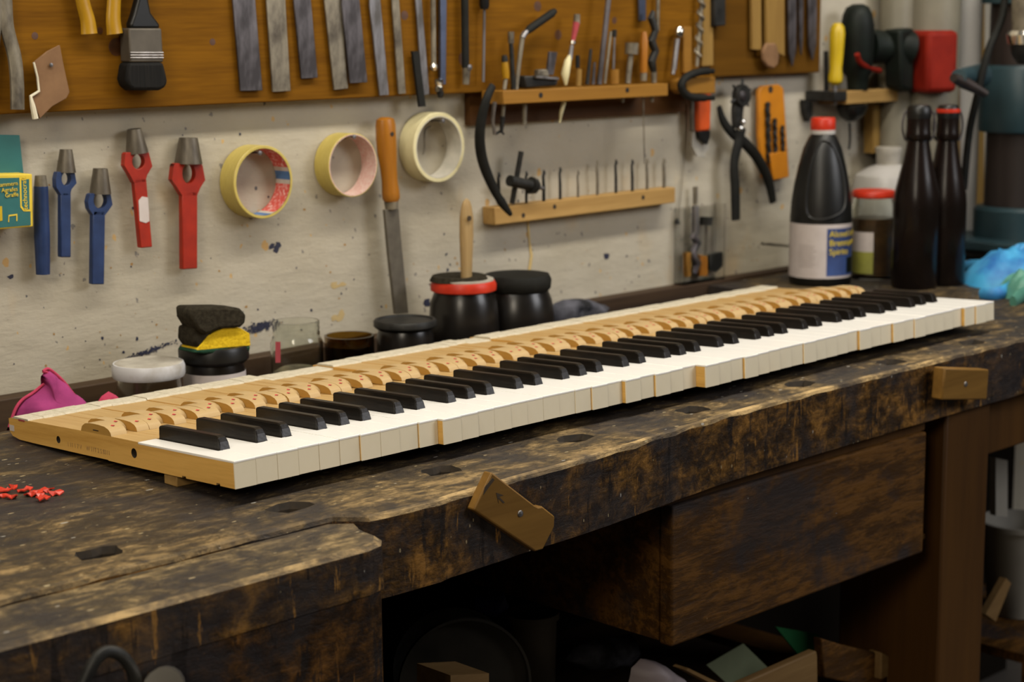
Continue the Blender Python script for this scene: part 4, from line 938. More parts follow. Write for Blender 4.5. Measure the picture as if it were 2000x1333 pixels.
# auger bit and slat at right end
e = thing('auger_bit', 'long twisted auger bit hanging against the pale wooden slat', 'drill bit', V(1368, 60, PY-.012))
tube('core', [V(1376, -60, PY-.012), V(1361, 130, PY-.012)], .0025, M['tarnish'], e, 8)
hx = []
a0, a1 = V(1375, -60, PY-.012), V(1363, 110, PY-.012)
for j in range(70):
    t = j/69; hx.append(a0.lerp(a1, t)+Vector((math.cos(j*.62)*.0042, math.sin(j*.62)*.0042, 0)))
tube('flutes', hx, .0026, M['tarnish'], e, 6)
tag(W('wooden_strip', [(1374, -60), (1392, -60), (1394, 128), (1372, 130)], PY-.006, .006, M['rawv'], None, bev=.001), 'pale yellow wooden slat between auger bit and black case', 'slat')
tag(W('black_case', [(1396, -60), (1418, -60), (1418, 50), (1396, 52)], PY-.014, .012, M['gunmetal'], None, bev=.002), 'black ribbed tool end hanging right of the pale slat', 'tool')
# C clip and orange handled knife
ck = thing('spring_clip', 'black C shaped spring clip gripping the wooden peg', 'clip', V(1355, 165, .50))
tube('jaw', curve_pts([V(1392, 139, .498), V(1370, 140, .498), V(1345, 148, .498), V(1331, 163, .498), V(1335, 180, .498), V(1352, 190, .498), V(1393, 191, .498)]), [.0045]*3+[.006]*31+[.0045]*3, M['rubber'], ck, 10)
tag(W('wooden_peg', [(1340, 158), (1355, 152), (1398, 150), (1398, 183), (1350, 184), (1341, 176)], .502, .034, M['rack'], None, bev=.002), 'square wooden peg held inside the black C clip', 'peg')
e = thing('utility_knife', 'orange handled cutter knife with black tip hanging below the clip', 'knife', V(1378, 220, .545))
W('handle', [(1364, 158), (1391, 155), (1388, 255), (1366, 257)], .530, .014, M['orange'], e, bev=.003)
W('nose', [(1366, 257), (1388, 255), (1387, 270), (1382, 283), (1368, 270)], .532, .010, M['black'], e, bev=.001)
W('blade', [(1354, 255), (1370, 268), (1384, 282), (1386, 290), (1376, 302), (1378, 308), (1362, 306), (1352, 285)], .540, .003, M['palesteel'], e)
W('blade_guide', [(1352, 195), (1362, 195), (1364, 255), (1352, 257)], .538, .006, M['tarnish'], e, bev=.001)
e = thing('thin_wire', 'long thin wire with small weight hanging beside the knife', 'wire', V(1333, 320, WY-.003))
tube('wire', [V(1341, 205, WY-.004), V(1335, 320, WY-.004), V(1325, 428, WY-.004)], .0008, M['tarnish'], e, 6)
lathe('weight', [(0, .005), (.003, .003), (.005, -.004), (0, -.005)], V(1323, 433, WY-.005), M['gunmetal'], e, 10)
# big curved black hose from rack to block
e = thing('curved_tube', 'long curved black rubber handle from the rack down to the block', 'handle', V(945, 300, .50))
cp = [(962, 168, .485), (950, 195, .482), (940, 235, .488), (937, 275, .495), (943, 315, .503), (958, 355, .508), (975, 388, .510), (998, 420, .510)]
cc = curve_pts([V(a, b, c_) for a, b, c_ in cp]); n_ = len(cc)
tube('grip', cc, [.0072*(.75+.35*math.sin(PI*min(1, j/n_*1.1))) if j < n_*.85 else .0072*(1-(j/n_-.85)*4.6) for j in range(n_)], M['rubber'], e, 12, .7)
tube('steel_tang', [V(966, 200, .485), V(962, 235, .49), V(966, 262, .495)], [.003, .002, .0025], M['steel'], e, 8)
# hooks and small clamp beside
tool('small_clamp', 'little rusty clamp dangling under the left rack end', 'clamp', [('jaw', [(968, 262), (978, 256), (984, 262)], [5, 6, 4], 'gunmetal'), ('screw', [(966, 205), (964, 250)], [4, 4], 'tarnish')], y=.52)

# ---- drill bit block
YB = .535
pl, plb, pr_, prb = V(966, 406, YB), V(967, 440, YB), V(1319, 366, YB), V(1319, 396, YB)
bk = thing('drill_bit_block', 'long pale wooden block screwed to the wall holding slim drill bits', 'rack', (pl+prb)/2)
vs = [pl, pr_, prb, plb]; z0 = [p_.z for p_ in (pl, pr_, prb, plb)]
W('block', [(966, 406), (1319, 366), (1319, 396), (967, 440)], YB, WY-YB-.0005, M['rawwood'], bk, bev=.001)
for a, b in ((1083, 404), (1256, 386), (1022, 421)): lathe('screw_hole', [(0, -.0004), (.0035, -.0003), (.0035, .001)], V(a, b, YB), M['hole'], bk, 12, 'Y')
bits = [(974, 385, 337, 'gunmetal', 7), (1028, 395, 335, 'gunmetal', 6), (1062, 391, 332, 'gunmetal', 7), (1094, 386, 327, 'gunmetal', 6), (1129, 383, 333, 'tarnish', 5), (1167, 378, 314, 'tarnish', 6), (1203, 374, 312, 'gunmetal', 6), (1235, 371, 312, 'gunmetal', 6), (1264, 368, 310, 'tarnish', 6), (1297, 365, 309, 'tarnish', 7)]
bl = ['first', 'second', 'third', 'fourth', 'fifth', 'sixth', 'seventh', 'eighth', 'ninth', 'tenth']
for q, (x_, yb_, yt_, mt, wd) in enumerate(bits):
    tool('drill_bit', 'slim dark drill bit, %s from the left in the pale block' % bl[q], 'drill bit', [('shank', [(x_, yb_+6), (x_, (yb_+yt_)/2+5)], [wd, wd], mt), ('flutes', [(x_, (yb_+yt_)/2+5), (x_-1, yt_+12), (x_+1, yt_+6), (x_, yt_)], [wd, wd-1, wd, 3], mt)], y=YB+.010, group='drill bits in the pale block')
e = thing('chuck_key', 'dark drill chuck key with crossbar standing in the pale block', 'chuck key', V(1010, 355, YB-.002))
tube('crossbar', [V(1000, 398, YB+.004), V(1018, 296, YB-.004)], .0038, M['gunmetal'], e, 10)
tube('stem', [V(995, 353, YB-.008), V(1038, 363, YB-.008)], .0078, M['gunmetal'], e, 14)
tube('toothed_cone', [V(1036, 362, YB-.008), V(1044, 364, YB-.008), V(1050, 366, YB-.008)], [.0125, .0115, .006], M['gunmetal'], e, 9)
tube('pilot', [V(1050, 366, YB-.008), V(1060, 368, YB-.008)], .003, M['steel'], e, 10)

# ================================================================== things hung on the plaster
def hollow_punch(name, lab, cone, body, eye, mats, y=.545, th=.008, stk=None):
    c = V(*cone[0], y); e = thing(name, lab, 'hole punch', c, 'hole punches on the wall')
    (tx, ty), (bx_, by), wt, wb = cone; p0, p1 = V(tx, ty, y+.001), V(bx_, by+1, y+.001); s = mpp(p0)
    lathe('cutting_tube', [(0, .0015), (wt*s*.40, .0015), (wt*s/2, 0), (wb*s/2*1.06, (p0-p1).length)], p0, M['conemetal'], e, 24, axis=(p1-p0).normalized(), close=False)
    # body outline (upper part with the eye), then the square shank
    (ex, ey, erx, ery) = eye
    ang = sorted([2*PI*j/36 for j in range(36)]+[(math.atan2(q_[1]-ey, q_[0]-ex)) % (2*PI) for q_ in body['head']]); n_ = len(ang)
    inner = [V(ex+erx*math.cos(a), ey+ery*math.sin(a), y-th*.5) for a in ang]
    outer = []
    B = [(q_[0], max(q_[1], by)) for q_ in body['head']]
    for a in ang:                              # ray from eye centre to the head outline
        dx, dy = math.cos(a), math.sin(a); best = None
        for (x0, y0), (x1, y1) in zip(B, B[1:]+B[:1]):
            den = dx*(y1-y0)-dy*(x1-x0)
            if abs(den) < 1e-9: continue
            t = ((x0-ex)*(y1-y0)-(y0-ey)*(x1-x0))/den; u = ((x0-ex)*dy-(y0-ey)*dx)/den
            if t > 0 and -1e-6 <= u <= 1+1e-6 and (best is None or t < best): best = t
        outer.append(V(ex+dx*best, ey+dy*best, y-th*.5))
    ring_ext('eye_section', outer, inner, th, M[mats[0]], e, bev=.0008)
    W('shank', body['shank'], y-th*.5, th, M[mats[0]], e, bev=.0012)
    if stk: W('sticker', stk, y-th*.5-.0006, .0008, M['label'], e)
    return e
hollow_punch('hole_punch', 'small blue hollow punch with steel tube, highest blue one', ((129, 292), (129, 336), 24, 36), {'head': [(112, 330), (146, 330), (150, 358), (140, 370), (137, 382), (120, 382), (110, 366), (109, 350)], 'shank': [(119, 376), (139, 376), (139, 503), (119, 503)]}, (129.5, 350, 9, 13), ('blue', 'tarnish'))
hollow_punch('hole_punch', 'blue hollow punch with dark tube, lower of the two blue ones', ((196, 329), (196, 378), 28, 40), {'head': [(176, 372), (216, 372), (220, 400), (212, 412), (206, 420), (182, 420), (174, 408), (172, 395)], 'shank': [(182, 412), (206, 412), (204, 556), (180, 556)]}, (196, 392, 13, 16), ('blue', 'gunmetal'))
hollow_punch('hole_punch', 'red hollow punch with paper sticker on its shank', ((262, 252), (268, 298), 28, 42), {'head': [(245, 296), (291, 298), (298, 325), (288, 342), (284, 356), (262, 358), (254, 342), (243, 324)], 'shank': [(262, 350), (286, 348), (298, 483), (275, 485)]}, (270.5, 316, 12, 15), ('red', 'tarnish'), stk=[(271, 392), (278, 384), (289, 386), (292, 432), (285, 436), (273, 432)])
hollow_punch('hole_punch', 'largest red hollow punch hanging left of the tape rolls', ((368, 269), (368, 319), 36, 52), {'head': [(340, 315), (395, 315), (401, 352), (392, 366), (385, 382), (356, 382), (346, 366), (336, 352)], 'shank': [(356, 374), (386, 374), (386, 525), (357, 527)]}, (369, 339, 13, 20), ('red', 'tarnish'))
e = thing('centre_punch', 'solid round blue punch with brown end beside the staple box', 'punch', V(81, 440, .545))
tube('shaft', [V(80, 364, .545), V(82, 460, .545), V(84, 536, .545)], [.0078, .0088, .0078], M['blue'], e, 14)
tube('striking_end', [V(79, 343, .545), V(80, 366, .545)], [.0062, .0076], M['tarnish'], e, 14)
# staple box
e = thing('staple_box', 'green and yellow carton of staples on a hang card, far left', 'carton', V(20, 400, .54))
W('hang_card', [(-60, 262), (38, 264), (46, 340), (-60, 338)], .548, .002, M['green'], e)
W('carton', [(-60, 342), (63, 340), (65, 443), (-60, 453)], .520, .030, M['ycard'], e, bev=.001)
W('green_face', [(-60, 349), (58, 347), (60, 440), (-60, 450)], .5192, .0004, M['green'], e)
W('label_frame', [(38, 347), (60, 346), (61, 413), (46, 413), (40, 405)], .5188, .0003, M['ycard'], e)
W('label_field', [(42, 351), (57, 350), (58, 409), (48, 409), (43, 402)], .5185, .0003, M['green'], e)
W('picture', [(-10, 403), (4, 403), (5, 431), (-10, 434)], .5187, .0003, M['yhandle'], e)
def wallplace(px, py, y, s=1, rot=0):
    b0 = V(px, py, y); cr, sr = math.cos(rot), math.sin(rot)
    return lambda c_: b0+Vector((c_.x*cr-c_.y*sr, -c_.z, c_.x*sr+c_.y*cr))
for t_, (a, b), sz, rt, mt in (('Klammern', (-9, 366), .0064, .02, 'ycard'), ('Agrafes', (3, 376), .0064, .02, 'ycard'), ('Graffe', (10, 386), .0064, .02, 'ycard'), ('technocraft', (54, 410), .0078, PI/2, 'ycard')):
    text('box_text', t_, sz, M[mt], e, wallplace(a, b, .5183, rot=rt))
W('staple_drawing', [(17, 420), (34, 418), (34, 432), (32, 432), (32, 421), (18, 423), (18, 434), (16, 434)], .5187, .0003, M['ycard'], e)
# tape rolls: axis points into the room
def tape(cx, cy_, wo, ho, th_w, yf, dep, mat, core, label, inner='plain', nl=(0, 0)):
    c = V(cx, cy_, yf); s = mpp(c); Ro = ho/2*s*.985; Ri = Ro-th_w
    e = thing('tape_roll', label, 'tape roll', c, 'tape rolls hung on nails')
    lathe('tape', [(Ri, 0), (Ro-.0006, 0), (Ro, .0006), (Ro, dep-.0006), (Ro-.0006, dep), (Ri, dep)], c, mat, e, 64, axis=(0, 1, 0), close=False)
    if inner == 'stripe':
        n_ = 48; vs, fs, mi = [], [], []
        for j in range(n_):
            a = 2*PI*j/n_
            for yy in (0.0005, dep): vs.append(c+Vector((math.cos(a)*(Ri-.0002), yy, math.sin(a)*(Ri-.0002))))
        for j in range(n_):
            q = (j+1) % n_; fs.append((2*j, 2*j+1, 2*q+1, 2*q)); d = j % 12; mi.append(1 if d in (0, 1) else 2 if d in (2, 11) else 0)
        mesh('printed_core', vs, fs, core, e, mi=mi)
    else:
        lathe('core', [(Ri-.0012, 0), (Ri, 0), (Ri, dep), (Ri-.0012, dep), (Ri-.0012, 0)], c, core, e, 48, axis=(0, 1, 0), close=False)
    lathe('nail', [(0, -.003), (.0028, -.0025), (.0028, -.0012), (.0012, -.001), (.0012, dep+.02)], V(*nl, yf), M['steel'], e, 12, 'Y')
    return e
redp = pm('red_core_print', (.55, .08, .06), (.70, .45, .40), 260, .6, lo=.35, hi=.5)
pinkp = pm('pink_core_print', (.55, .30, .26), (.62, .48, .42), 260, .6)
bluep = pm('blue_core_print', (.07, .17, .36), None, 90, .6)
# front ring centres and sizes measured on the visible front rim
tape(515, 356, 122, 145, .0035, .530, .029, M['tape'], [redp, bluep, M['tapecore']], 'yellow tape roll with red and blue printed core, leftmost roll', 'stripe', (506, 299))
tape(690, 323, 106, 126, .0012, .530, .029, M['tape'], pinkp, 'thin yellow tape roll with pinkish core, middle roll', 'plain', (690, 267))
tape(858, 288, 112, 138, .0050, .530, .029, M['tape2'], M['tapecore'], 'pale masking tape roll with grey core, rightmost roll', 'plain', (864, 236))
tag(tube('hook_wire', curve_pts([V(841, 247, .548), V(830, 255, .548), V(829, 290, .548), V(826, 302, .548)]), .0014, M['tarnish']), 'short bent wire hook inside the rightmost tape roll', 'hook')
# file
e = thing('wood_file', 'large file with orange wooden handle hanging between the tape rolls', 'file', V(760, 400, .535))
zz = [(229, 20), (233, 38), (245, 43), (270, 44), (300, 42), (330, 36), (355, 34), (375, 38), (388, 38), (394, 30)]
xs = [752, 752, 753, 754, 756, 759, 761, 763, 764, 764]
hv = [V(x_, yy, .535) for x_, (yy, _) in zip(xs, zz)]; s = mpp(hv[0])
tube('handle', hv, [q*s/2 for _, q in zz], M['handle'], e, 20, .8)
tube('ferrule', [V(764, 394, .535), V(765, 408, .535)], [.0095, .0085], M['tarnish'], e, 16)
W('blade', [(752, 410), (779, 408), (785, 480), (798, 612), (773, 614), (760, 500)], .533, .005, M['fileblade'], e, bev=.0006)
lathe('hang_hole', [(0, -.0003), (.003, -.0002), (.003, .001)], V(766, 262, .535-.0116), M['hole'], e, 12, 'Y')

# clear box with bits on the ledge
LZ = H0-.034
e = thing('clear_box', 'small clear plastic box of drill bits standing on the rear ledge', 'box', V(1380, 540, .545))
yb1, yb2 = .5365, .5585
p0, p1 = V(1338, 470, yb1), V(1417, 470, yb1); zt2 = V(1338, 408, yb1).z
t_ = .0012
for nm_, a in (('front_pane', (p0.x, p1.x, yb1, yb1+t_)), ('back_pane', (p0.x, p1.x, yb2-t_, yb2)), ('side_pane', (p0.x, p0.x+t_, yb1+t_, yb2-t_)), ('side_pane', (p1.x-t_, p1.x, yb1+t_, yb2-t_))):
    box(nm_, *a, LZ, zt2, M['clearp'], e)
box('bottom_pane', p0.x+t_, p1.x-t_, yb1+t_, yb2-t_, LZ, LZ+.0015, M['clearp'], e)
ym = .547
def stand(name, lab, segs, grp=None): return tool(name, lab, 'drill bit', segs, y=ym, group=grp)
stand('drill_bit', 'tallest spiral wood bit sticking out of the clear box', [('shank', [(1358, 400), (1358, 365)], [9, 10], 'tarnish'), ('body', [(1358, 455), (1358, 402)], [16, 14], 'steel'), ('flutes', [(1355, 535), (1362, 515), (1352, 495), (1362, 475), (1354, 462), (1358, 455)], [12, 16, 16, 16, 16, 14], 'darksteel')])
stand('forstner_bit', 'round headed forstner bit leaning inside the clear box', [('shank', [(1378, 530), (1379, 440)], [7, 7], 'tarnish'), ('head', [(1379, 440), (1380, 424)], [24, 26], 'gunmetal')])
tag(W('wood_plug', [(1341, 495), (1350, 492), (1351, 541), (1342, 542)], ym-.004, .008, M['rack'], None, bev=.001), 'small orange wooden plug at the left in the clear box', 'plug')
tag(W('wood_plug', [(1368, 498), (1382, 500), (1383, 541), (1367, 540)], ym-.004, .008, M['handle'], None, bev=.001), 'larger orange wooden plug in the middle of the clear box', 'plug')
tag(W('dark_bit_head', [(1388, 497), (1413, 492), (1413, 520), (1400, 533), (1388, 528)], ym-.004, .008, M['gunmetal'], None, bev=.002), 'dark grey bit head at the right inside the clear box', 'drill bit')
# revolving punch pliers
e = thing('punch_pliers', 'black revolving leather punch pliers hanging open on the wall', 'pliers', V(1440, 250, .54))
yp = .535
def bar(name, px, wds, mat, y=yp, flat=.6):
    c_ = curve_pts([V(a, b, y) for a, b in px]); s = mpp(c_[0]); n_ = len(c_); m_ = len(wds)-1
    rr = []
    for j in range(n_):
        t = j/(n_-1)*m_; k = min(int(t), m_-1); rr.append((wds[k]+(wds[k+1]-wds[k])*(t-k))*s/2)
    return tube(name, c_, rr, M[mat], e, 12, flat)
bar('handle', [(1404, 208), (1412, 235), (1428, 258), (1455, 280), (1480, 310), (1500, 350), (1510, 395)], [12, 18, 20, 24, 24, 24, 18], 'rubber')
bar('handle', [(1448, 250), (1442, 280), (1434, 320), (1436, 370), (1437, 430)], [24, 24, 22, 24, 22], 'rubber', yp-.006)
bar('upper_jaw', [(1440, 250), (1440, 215), (1445, 180)], [26, 32, 30], 'gunmetal', yp-.004)
lathe('turret_wheel', [(0, -.006), (.0165, -.006), (.0175, -.004), (.0175, .004), (.0165, .006), (0, .006)], V(1448, 187, yp-.010), M['gunmetal'], e, 24, 'Y')
lathe('turret_hub', [(0, -.003), (.006, -.002), (.008, 0), (.008, .003)], V(1451, 187, yp-.017), M['darksteel'], e, 16, 'Y')
for j in range(6):
    a = math.radians(20+j*60); c0 = V(1447, 187, yp-.010); d = Vector((math.cos(a), 0, math.sin(a)))
    tube('punch_tube', [c0+d*.016, c0+d*.026], [.003, .0018], M['gunmetal'], e, 8)
for a, b in ((1447, 251), (1452, 238)): lathe('rivet', [(0, -.003), (.0035, -.0015), (.004, .002)], V(a, b, yp-.016), M['chrome'], e, 12, 'Y')
# orange drill case
e = thing('drill_case', 'orange plastic case with three spiral drill bits', 'case', V(1510, 260, .545))
W('case_back', [(1483, 178), (1489, 168), (1522, 165), (1531, 172), (1542, 346), (1511, 354), (1492, 348), (1483, 260)], .545, .008, M['ocase'], e, bev=.002)
for (a, b, c_, d_, wd) in ((1499, 200, 1502, 318, 11), (1513, 232, 1516, 325, 9), (1528, 246, 1531, 330, 8)):
    q0, q1 = V(a, b, .541), V(c_, d_, .541); s = mpp(q0)
    tube('case_bit', [q0.lerp(q1, t/24)+Vector((math.sin(t*1.4)*.0010, 0, 0)) for t in range(25)], [wd*s/2*(1 if t % 2 else .8) for t in range(25)], M['gunmetal'], e, 8)
W('holder_strip', [(1505, 300), (1536, 296), (1541, 346), (1511, 352)], .535, .004, M['ocase'], e, bev=.001)
lathe('hang_hole', [(0, -.0004), (.006, -.0003), (.006, .001)], V(1505, 175, .545), M['hole'], e, 14, 'Y')
# nail beside the bottle
tag(tube('long_nail', [V(1487, 476, WY-.03), V(1545, 481, WY-.028)], .0022, M['tarnish'], None, 8), 'long nail sticking sideways out left of the spirit bottle', 'nail')

# ================================================================== shelf with drill at the right
ys = .500
sh = thing('wall_shelf', 'small wooden wall shelf with dark iron bracket at the right', 'shelf', V(1680, 190, ys))
pa, pb_ = V(1655, 176, ys), V(1795, 200, ys)
box('board', pa.x, V(1792, 190, ys).x, ys, WY-.001, V(1700, 201, ys).z, V(1700, 176, ys).z, M['rawwood'], sh, bev=.001)
pc = V(1572, 180, WY); box('bracket_plate', pc.x, pa.x, ys, WY-.001, V(1600, 200, ys).z, V(1600, 181, ys).z, M['gunmetal'], sh, bev=.001)
W('bracket_arm', [(1572, 195), (1586, 200), (1586, 225), (1580, 238), (1574, 222)], WY-.012, .01, M['gunmetal'], sh)
YT = ys+.015
e = thing('screwdriver', 'screwdriver with bright yellow handle standing in the wall shelf', 'screwdriver', V(1634, 110, YT))
pz = [(45, 14), (52, 26), (65, 31), (90, 29), (115, 27), (135, 24), (150, 29), (160, 27), (166, 14)]
hv = [V(1636-(yy-45)*.04, yy, YT) for yy, _ in pz]; s = mpp(hv[0]); tube('handle', hv, [q*s/2 for _, q in pz], M['yhandle'], e, 16)
tube('shaft', [V(1631, 165, YT), V(1631, 205, YT)], .003, M['steel'], e, 8)
tag(tube('steel_rod', [V(1613, 100, YT+.02), V(1614, 180, YT+.02)], .004, M['gunmetal'], None, 8), 'dark rod standing left of the yellow handled screwdriver', 'rod')
e = thing('cordless_drill', 'dark green cordless drill with red battery hanging in the shelf', 'drill', V(1680, 100, YT))
pz = [(8, 20), (14, 44), (28, 58), (50, 66), (80, 66), (110, 62), (140, 56), (150, 44), (176, 40)]
hv = [V(1675, yy, YT) for yy, _ in pz]; s = mpp(hv[0])
tube('motor_housing', hv, [q*s/2 for _, q in pz], M['drillbody'], e, 24)
hv = [V(1664, yy, YT) for yy in (204, 212, 226, 236)]; tube('chuck', hv, [.026, .026, .020, .010], M['black'], e, 20)
tube('handle', [V(1695, 92, YT), V(1730, 92, YT-.01), V(1762, 92, YT-.03), V(1775, 95, YT-.035)], [.030, .027, .026, .030], M['drillbody'], e, 18, .9)
tube('trigger', curve_pts([V(1674, 106, YT-.025), V(1680, 122, YT-.022), V(1700, 134, YT-.02), V(1718, 138, YT-.018)]), .0045, M['battery'], e, 8)
W('battery_seat', [(1758, 58), (1786, 54), (1786, 180), (1762, 172)], YT-.045, .035, M['drillbody'], e, bev=.005)
bc = V(1818, 121, YT-.055)
obox('battery', V(1816, 120, YT-.05), .062, .078, .104, Matrix.Rotation(math.radians(-24), 3, 'Z'), M['battery'], e, bev=.009)
rb = Matrix.Rotation(math.radians(-24), 3, 'Z')
obox('rating_label', V(1819, 120, YT-.05)+rb@Vector((.004, -.0378, -.004)), .024, .0006, .05, rb, M['greypatch'], e)
tag(tube('power_cord', curve_pts([V(1659, 240, WY-.02), V(1660, 270, WY-.02), V(1658, 292, WY-.02)]), .002, M['black']), 'short dark wire hanging below the drill chuck', 'wire')
# slats / pipes between shelf and drill press
tag(W('wooden_batten', [(1706, 203), (1727, 203), (1727, 300), (1706, 300)], .53, .02, M['rawv'], None, bev=.001), 'short brown wooden batten on the wall below the shelf', 'batten')
def pipe(px, r, y, mat, lab, z0=BZ):
    p_ = V(px, 150, y); return tag(lathe('wall_pipe', [(r, z0), (r, 2.2)], (p_.x, y, 0), M[mat], None, 24), lab, 'pipe')
pipe(1748, .028, .52, 'pipe', 'grey wall pipe rising left of the red battery', LZ)
pipe(1815, .050, .49, 'pipe', 'wide dark grey pipe rising behind the red battery', LZ)
pipe(1884, .028, .50, 'pipelight', 'pale grey pipe right of the red battery', LZ)
tag(W('wooden_batten', [(1900, -60), (1924, -60), (1922, 545), (1898, 545)], .535, .02, M['rawv'], None, bev=.001), 'tall ochre wooden batten behind the drill press', 'batten')
tag(tube('wooden_stick', [V(1868, 120, .47), V(1874, 555, .47)], .005, M['brushwood'], None, 10), 'thin wooden stick standing right of the brown bottles', 'stick')

# ================================================================== drill press
dpx = 1985; b = G(dpx, 497, BZ+.001); s = mpp(b)
e = thing('drill_press', 'teal bench drill press at the right end of the bench', 'drill press', b)
def zz_(py): return V(dpx, py, b.y).z
def rr_(px): return px*s
lathe('column', [(rr_(66), zz_(440)-b.z), (rr_(66), H0+.75-b.z)], b, M['column'], e, 32)
lathe('table_collar', [(rr_(80), zz_(257)-b.z), (rr_(82), zz_(252)-b.z), (rr_(82), zz_(136)-b.z), (rr_(78), zz_(128)-b.z), (rr_(66), zz_(127)-b.z)], b, M['teal'], e, 32)
lathe('upper_collar', [(rr_(84), zz_(6)-b.z), (rr_(84), zz_(-60)-b.z)], b, M['teal'], e, 32)
lathe('base_collar', [(rr_(84), zz_(462)-b.z), (rr_(84), zz_(408)-b.z), (rr_(78), zz_(402)-b.z), (rr_(66), zz_(401)-b.z)], b, M['teal'], e, 32)
obox('base_plate', (b.x+.02, b.y, zz_(470)), .28, .26, .018, 0, M['teal'], e, bev=.004)
obox('base_foot', (b.x+.02, b.y, (zz_(478)+b.z+.001)/2), .26, .24, zz_(478)-b.z-.001, 0, M['gunmetal'], e, bev=.004)
tube('spindle_sleeve', [V(2004, -20, b.y-.13), V(2004, 62, b.y-.13)], [.022, .022], M['tarnish'], e, 20)
tube('chuck_collar', [V(2000, 58, b.y-.13), V(2000, 66, b.y-.13), V(2000, 84, b.y-.13)], [.022, .027, .025], M['chrome'], e, 24)
tube('chuck', [V(2000, 84, b.y-.13), V(2000, 104, b.y-.13), V(2000, 124, b.y-.13)], [.022, .020, .010], M['gunmetal'], e, 20)
tube('clamp_lever', [V(1862, 152, b.y-.10), V(1880, 160, b.y-.10), V(1926, 184, b.y-.12)], [.007, .010, .006], M['column'], e, 10)
tube('clamp_boss', [V(1872, 150, b.y-.10), V(1915, 148, b.y-.02)], [.012, .020], M['teal'], e, 14)
tube('power_cable', curve_pts([V(1966, -60, b.y-.09), V(1958, 30, b.y-.09), V(1930, 100, b.y-.09), V(1908, 190, b.y-.08), V(1893, 260, b.y-.06), V(1882, 370, b.y-.05)]), .006, M['rubber'], e, 10)

# ================================================================== stuff beneath the bench
SZ = .395
def disc(px, py, y, rpx, lab, mat='pan', seed=0):
    c = V(px, py, y); s = mpp(c); r = rpx*s
    e = thing('pan_lid', lab, 'lid', c); ax = Vector((-.5, -.85, .12)).normalized()
    lathe('lid_disc', [(0, 0), (r*.92, -.002), (r, .004), (r, .012), (r*.96, .012), (r*.95, .003), (0, .005)], c, M[mat], e, 48, axis=ax, close=False); return e
disc(905, 1335, .10, 132, 'large dark round lid leaning on the lower shelf')
disc(880, 1300, .18, 118, 'second dark round lid leaning behind the first one', 'gunmetal')
def bkt(px, pt, y, wt, wb, hpx, mat, lab, name='bucket', z0=SZ):
    c = V(px, pt, y); s = mpp(c); h = c.z-z0; b_ = Vector((c.x, c.y, z0))
    e = thing(name, lab, 'bucket', b_)
    lathe('bucket_wall', [(0, 0), (wb*s/2, 0), (wt*s/2, h), (wt*s/2+.003, h), (wt*s/2+.003, h-.008), (wt*s/2, h-.008), (wt*s/2-.002, h), (wb*s/2-.002, .003), (0, .003)], b_, M[mat], e, 36, close=False); return e
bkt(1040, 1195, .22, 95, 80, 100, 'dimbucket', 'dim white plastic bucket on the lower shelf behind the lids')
tag(puff('blue_bag', [(930, 1165), (975, 1150), (985, 1185), (960, 1205), (925, 1195)], .30, .02, M['bluedark'], None), 'dark blue bag deep under the bench', 'bag')
tag(puff('cloth_bundle', [(1130, 1260), (1180, 1245), (1230, 1240), (1240, 1270), (1220, 1300), (1140, 1310), (1100, 1290)], .25, .03, M['greycloth'], None), 'dim grey bundle on the shelf right of the bucket', 'bundle')
tag(puff('white_bag', [(1228, 1345), (1232, 1305), (1250, 1290), (1285, 1295), (1320, 1320), (1345, 1345)], .05, .03, M['bag'], None, .006, 30), 'crumpled pale pinkish bag at the bottom under the drawer', 'bag')
tag(W('small_box', [(880, 1320), (955, 1316), (955, 1360), (880, 1360)], .02, .05, M['dullwood'], None), 'small wooden box below the round lids', 'box')
cr = thing('wooden_crate', 'rough wooden crate with scraps under the drawer', 'crate', V(1480, 1320, .0))
W('front_panel', [(1440, 1340), (1595, 1272), (1597, 1282), (1598, 1360), (1440, 1370)], -.02, .012, M['dullwood'], cr, bev=.002)
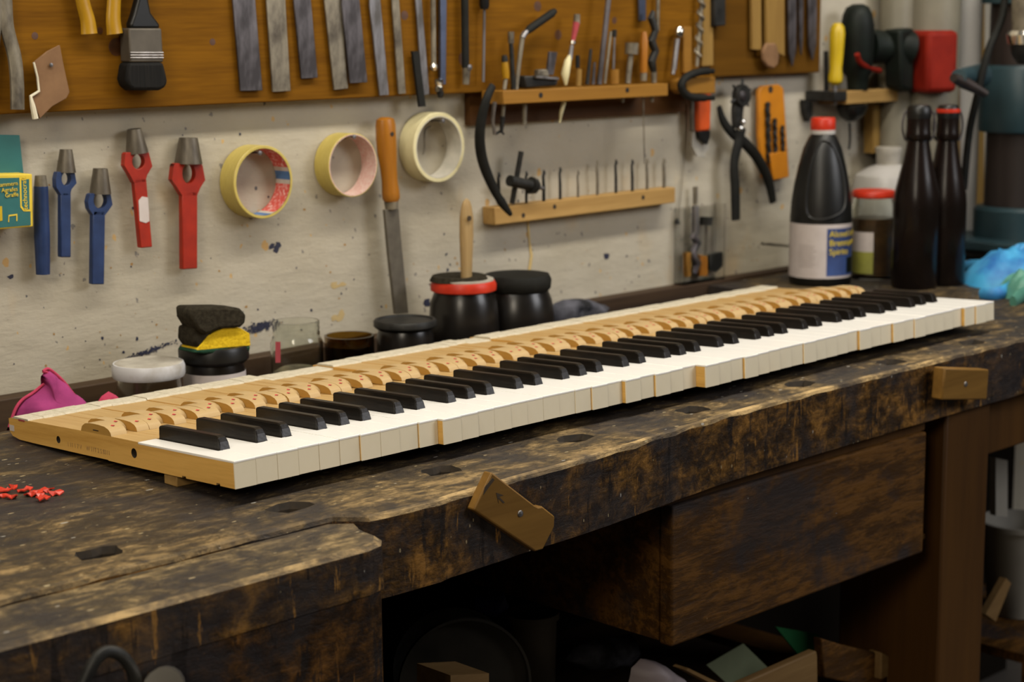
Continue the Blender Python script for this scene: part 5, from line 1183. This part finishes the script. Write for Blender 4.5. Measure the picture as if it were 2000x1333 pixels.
W('inner_panel', [(1605, 1248), (1650, 1262), (1735, 1280), (1732, 1345), (1660, 1335), (1610, 1325)], .03, .014, M['drawer'], cr, bev=.002)
W('side_panel', [(1722, 1275), (1737, 1282), (1735, 1350), (1720, 1350)], .02, .02, M['dullwood'], cr, bev=.002)
W('left_edge', [(1340, 1310), (1345, 1306), (1425, 1345), (1420, 1352)], .02, .02, M['dullwood'], cr)
tag(W('paper_sheet', [(1380, 1300), (1452, 1258), (1500, 1305), (1430, 1345)], .12, .001, M['paper'], None), 'pale green paper sheet sticking up in the crate', 'paper')
tag(W('green_folder', [(1515, 1225), (1600, 1240), (1590, 1275), (1560, 1280)], .12, .003, M['greenfolder'], None), 'dark green folder under the drawer', 'folder')
tag(W('green_wedge', [(1738, 1290), (1770, 1292), (1776, 1305), (1750, 1320), (1737, 1310)], .05, .01, M['greenbright'], None, bev=.002), 'bright green plastic piece right of the crate', 'plastic')
o = puff('torn_card', [(1765, 1275), (1790, 1268), (1808, 1274), (1806, 1340), (1775, 1345), (1760, 1320)], .03, .012, M['greycloth'], None, .006, 50)
tag(o, 'torn dark card with tan edge beside the bench leg', 'card')
# right of the leg
bkt(1992, 1016, .15, 150, 110, 100, 'bucket', 'pale plastic bucket standing right of the bench leg', z0=.345)
wb_ = thing('wooden_box', 'low wooden slatted box right of the bench leg', 'box', V(1950, 1250, .10))
c = V(1960, 1215, .12)
box('box_top', c.x-.08, c.x+.35, .03, .26, .330, .344, M['drawer'], wb_)
box('box_front', c.x-.08, c.x+.35, .03, .042, .22, .330, M['drawer'], wb_)
for j in range(6): box('slat', c.x-.08+j*.05, c.x-.05+j*.05, -.05, .03, .22, .23, M['dullwood'], wb_)
tag(W('wood_scrap', [(1925, 1200), (1965, 1130), (1975, 1140), (1945, 1215)], .03, .01, M['dullwood'], None), 'pale wooden offcut leaning on the bucket', 'offcut')
tag(W('white_board', [(1945, 895), (1968, 900), (1968, 1010), (1945, 1008)], .12, .01, M['bucket'], None), 'narrow pale upright board behind the bench leg', 'board')
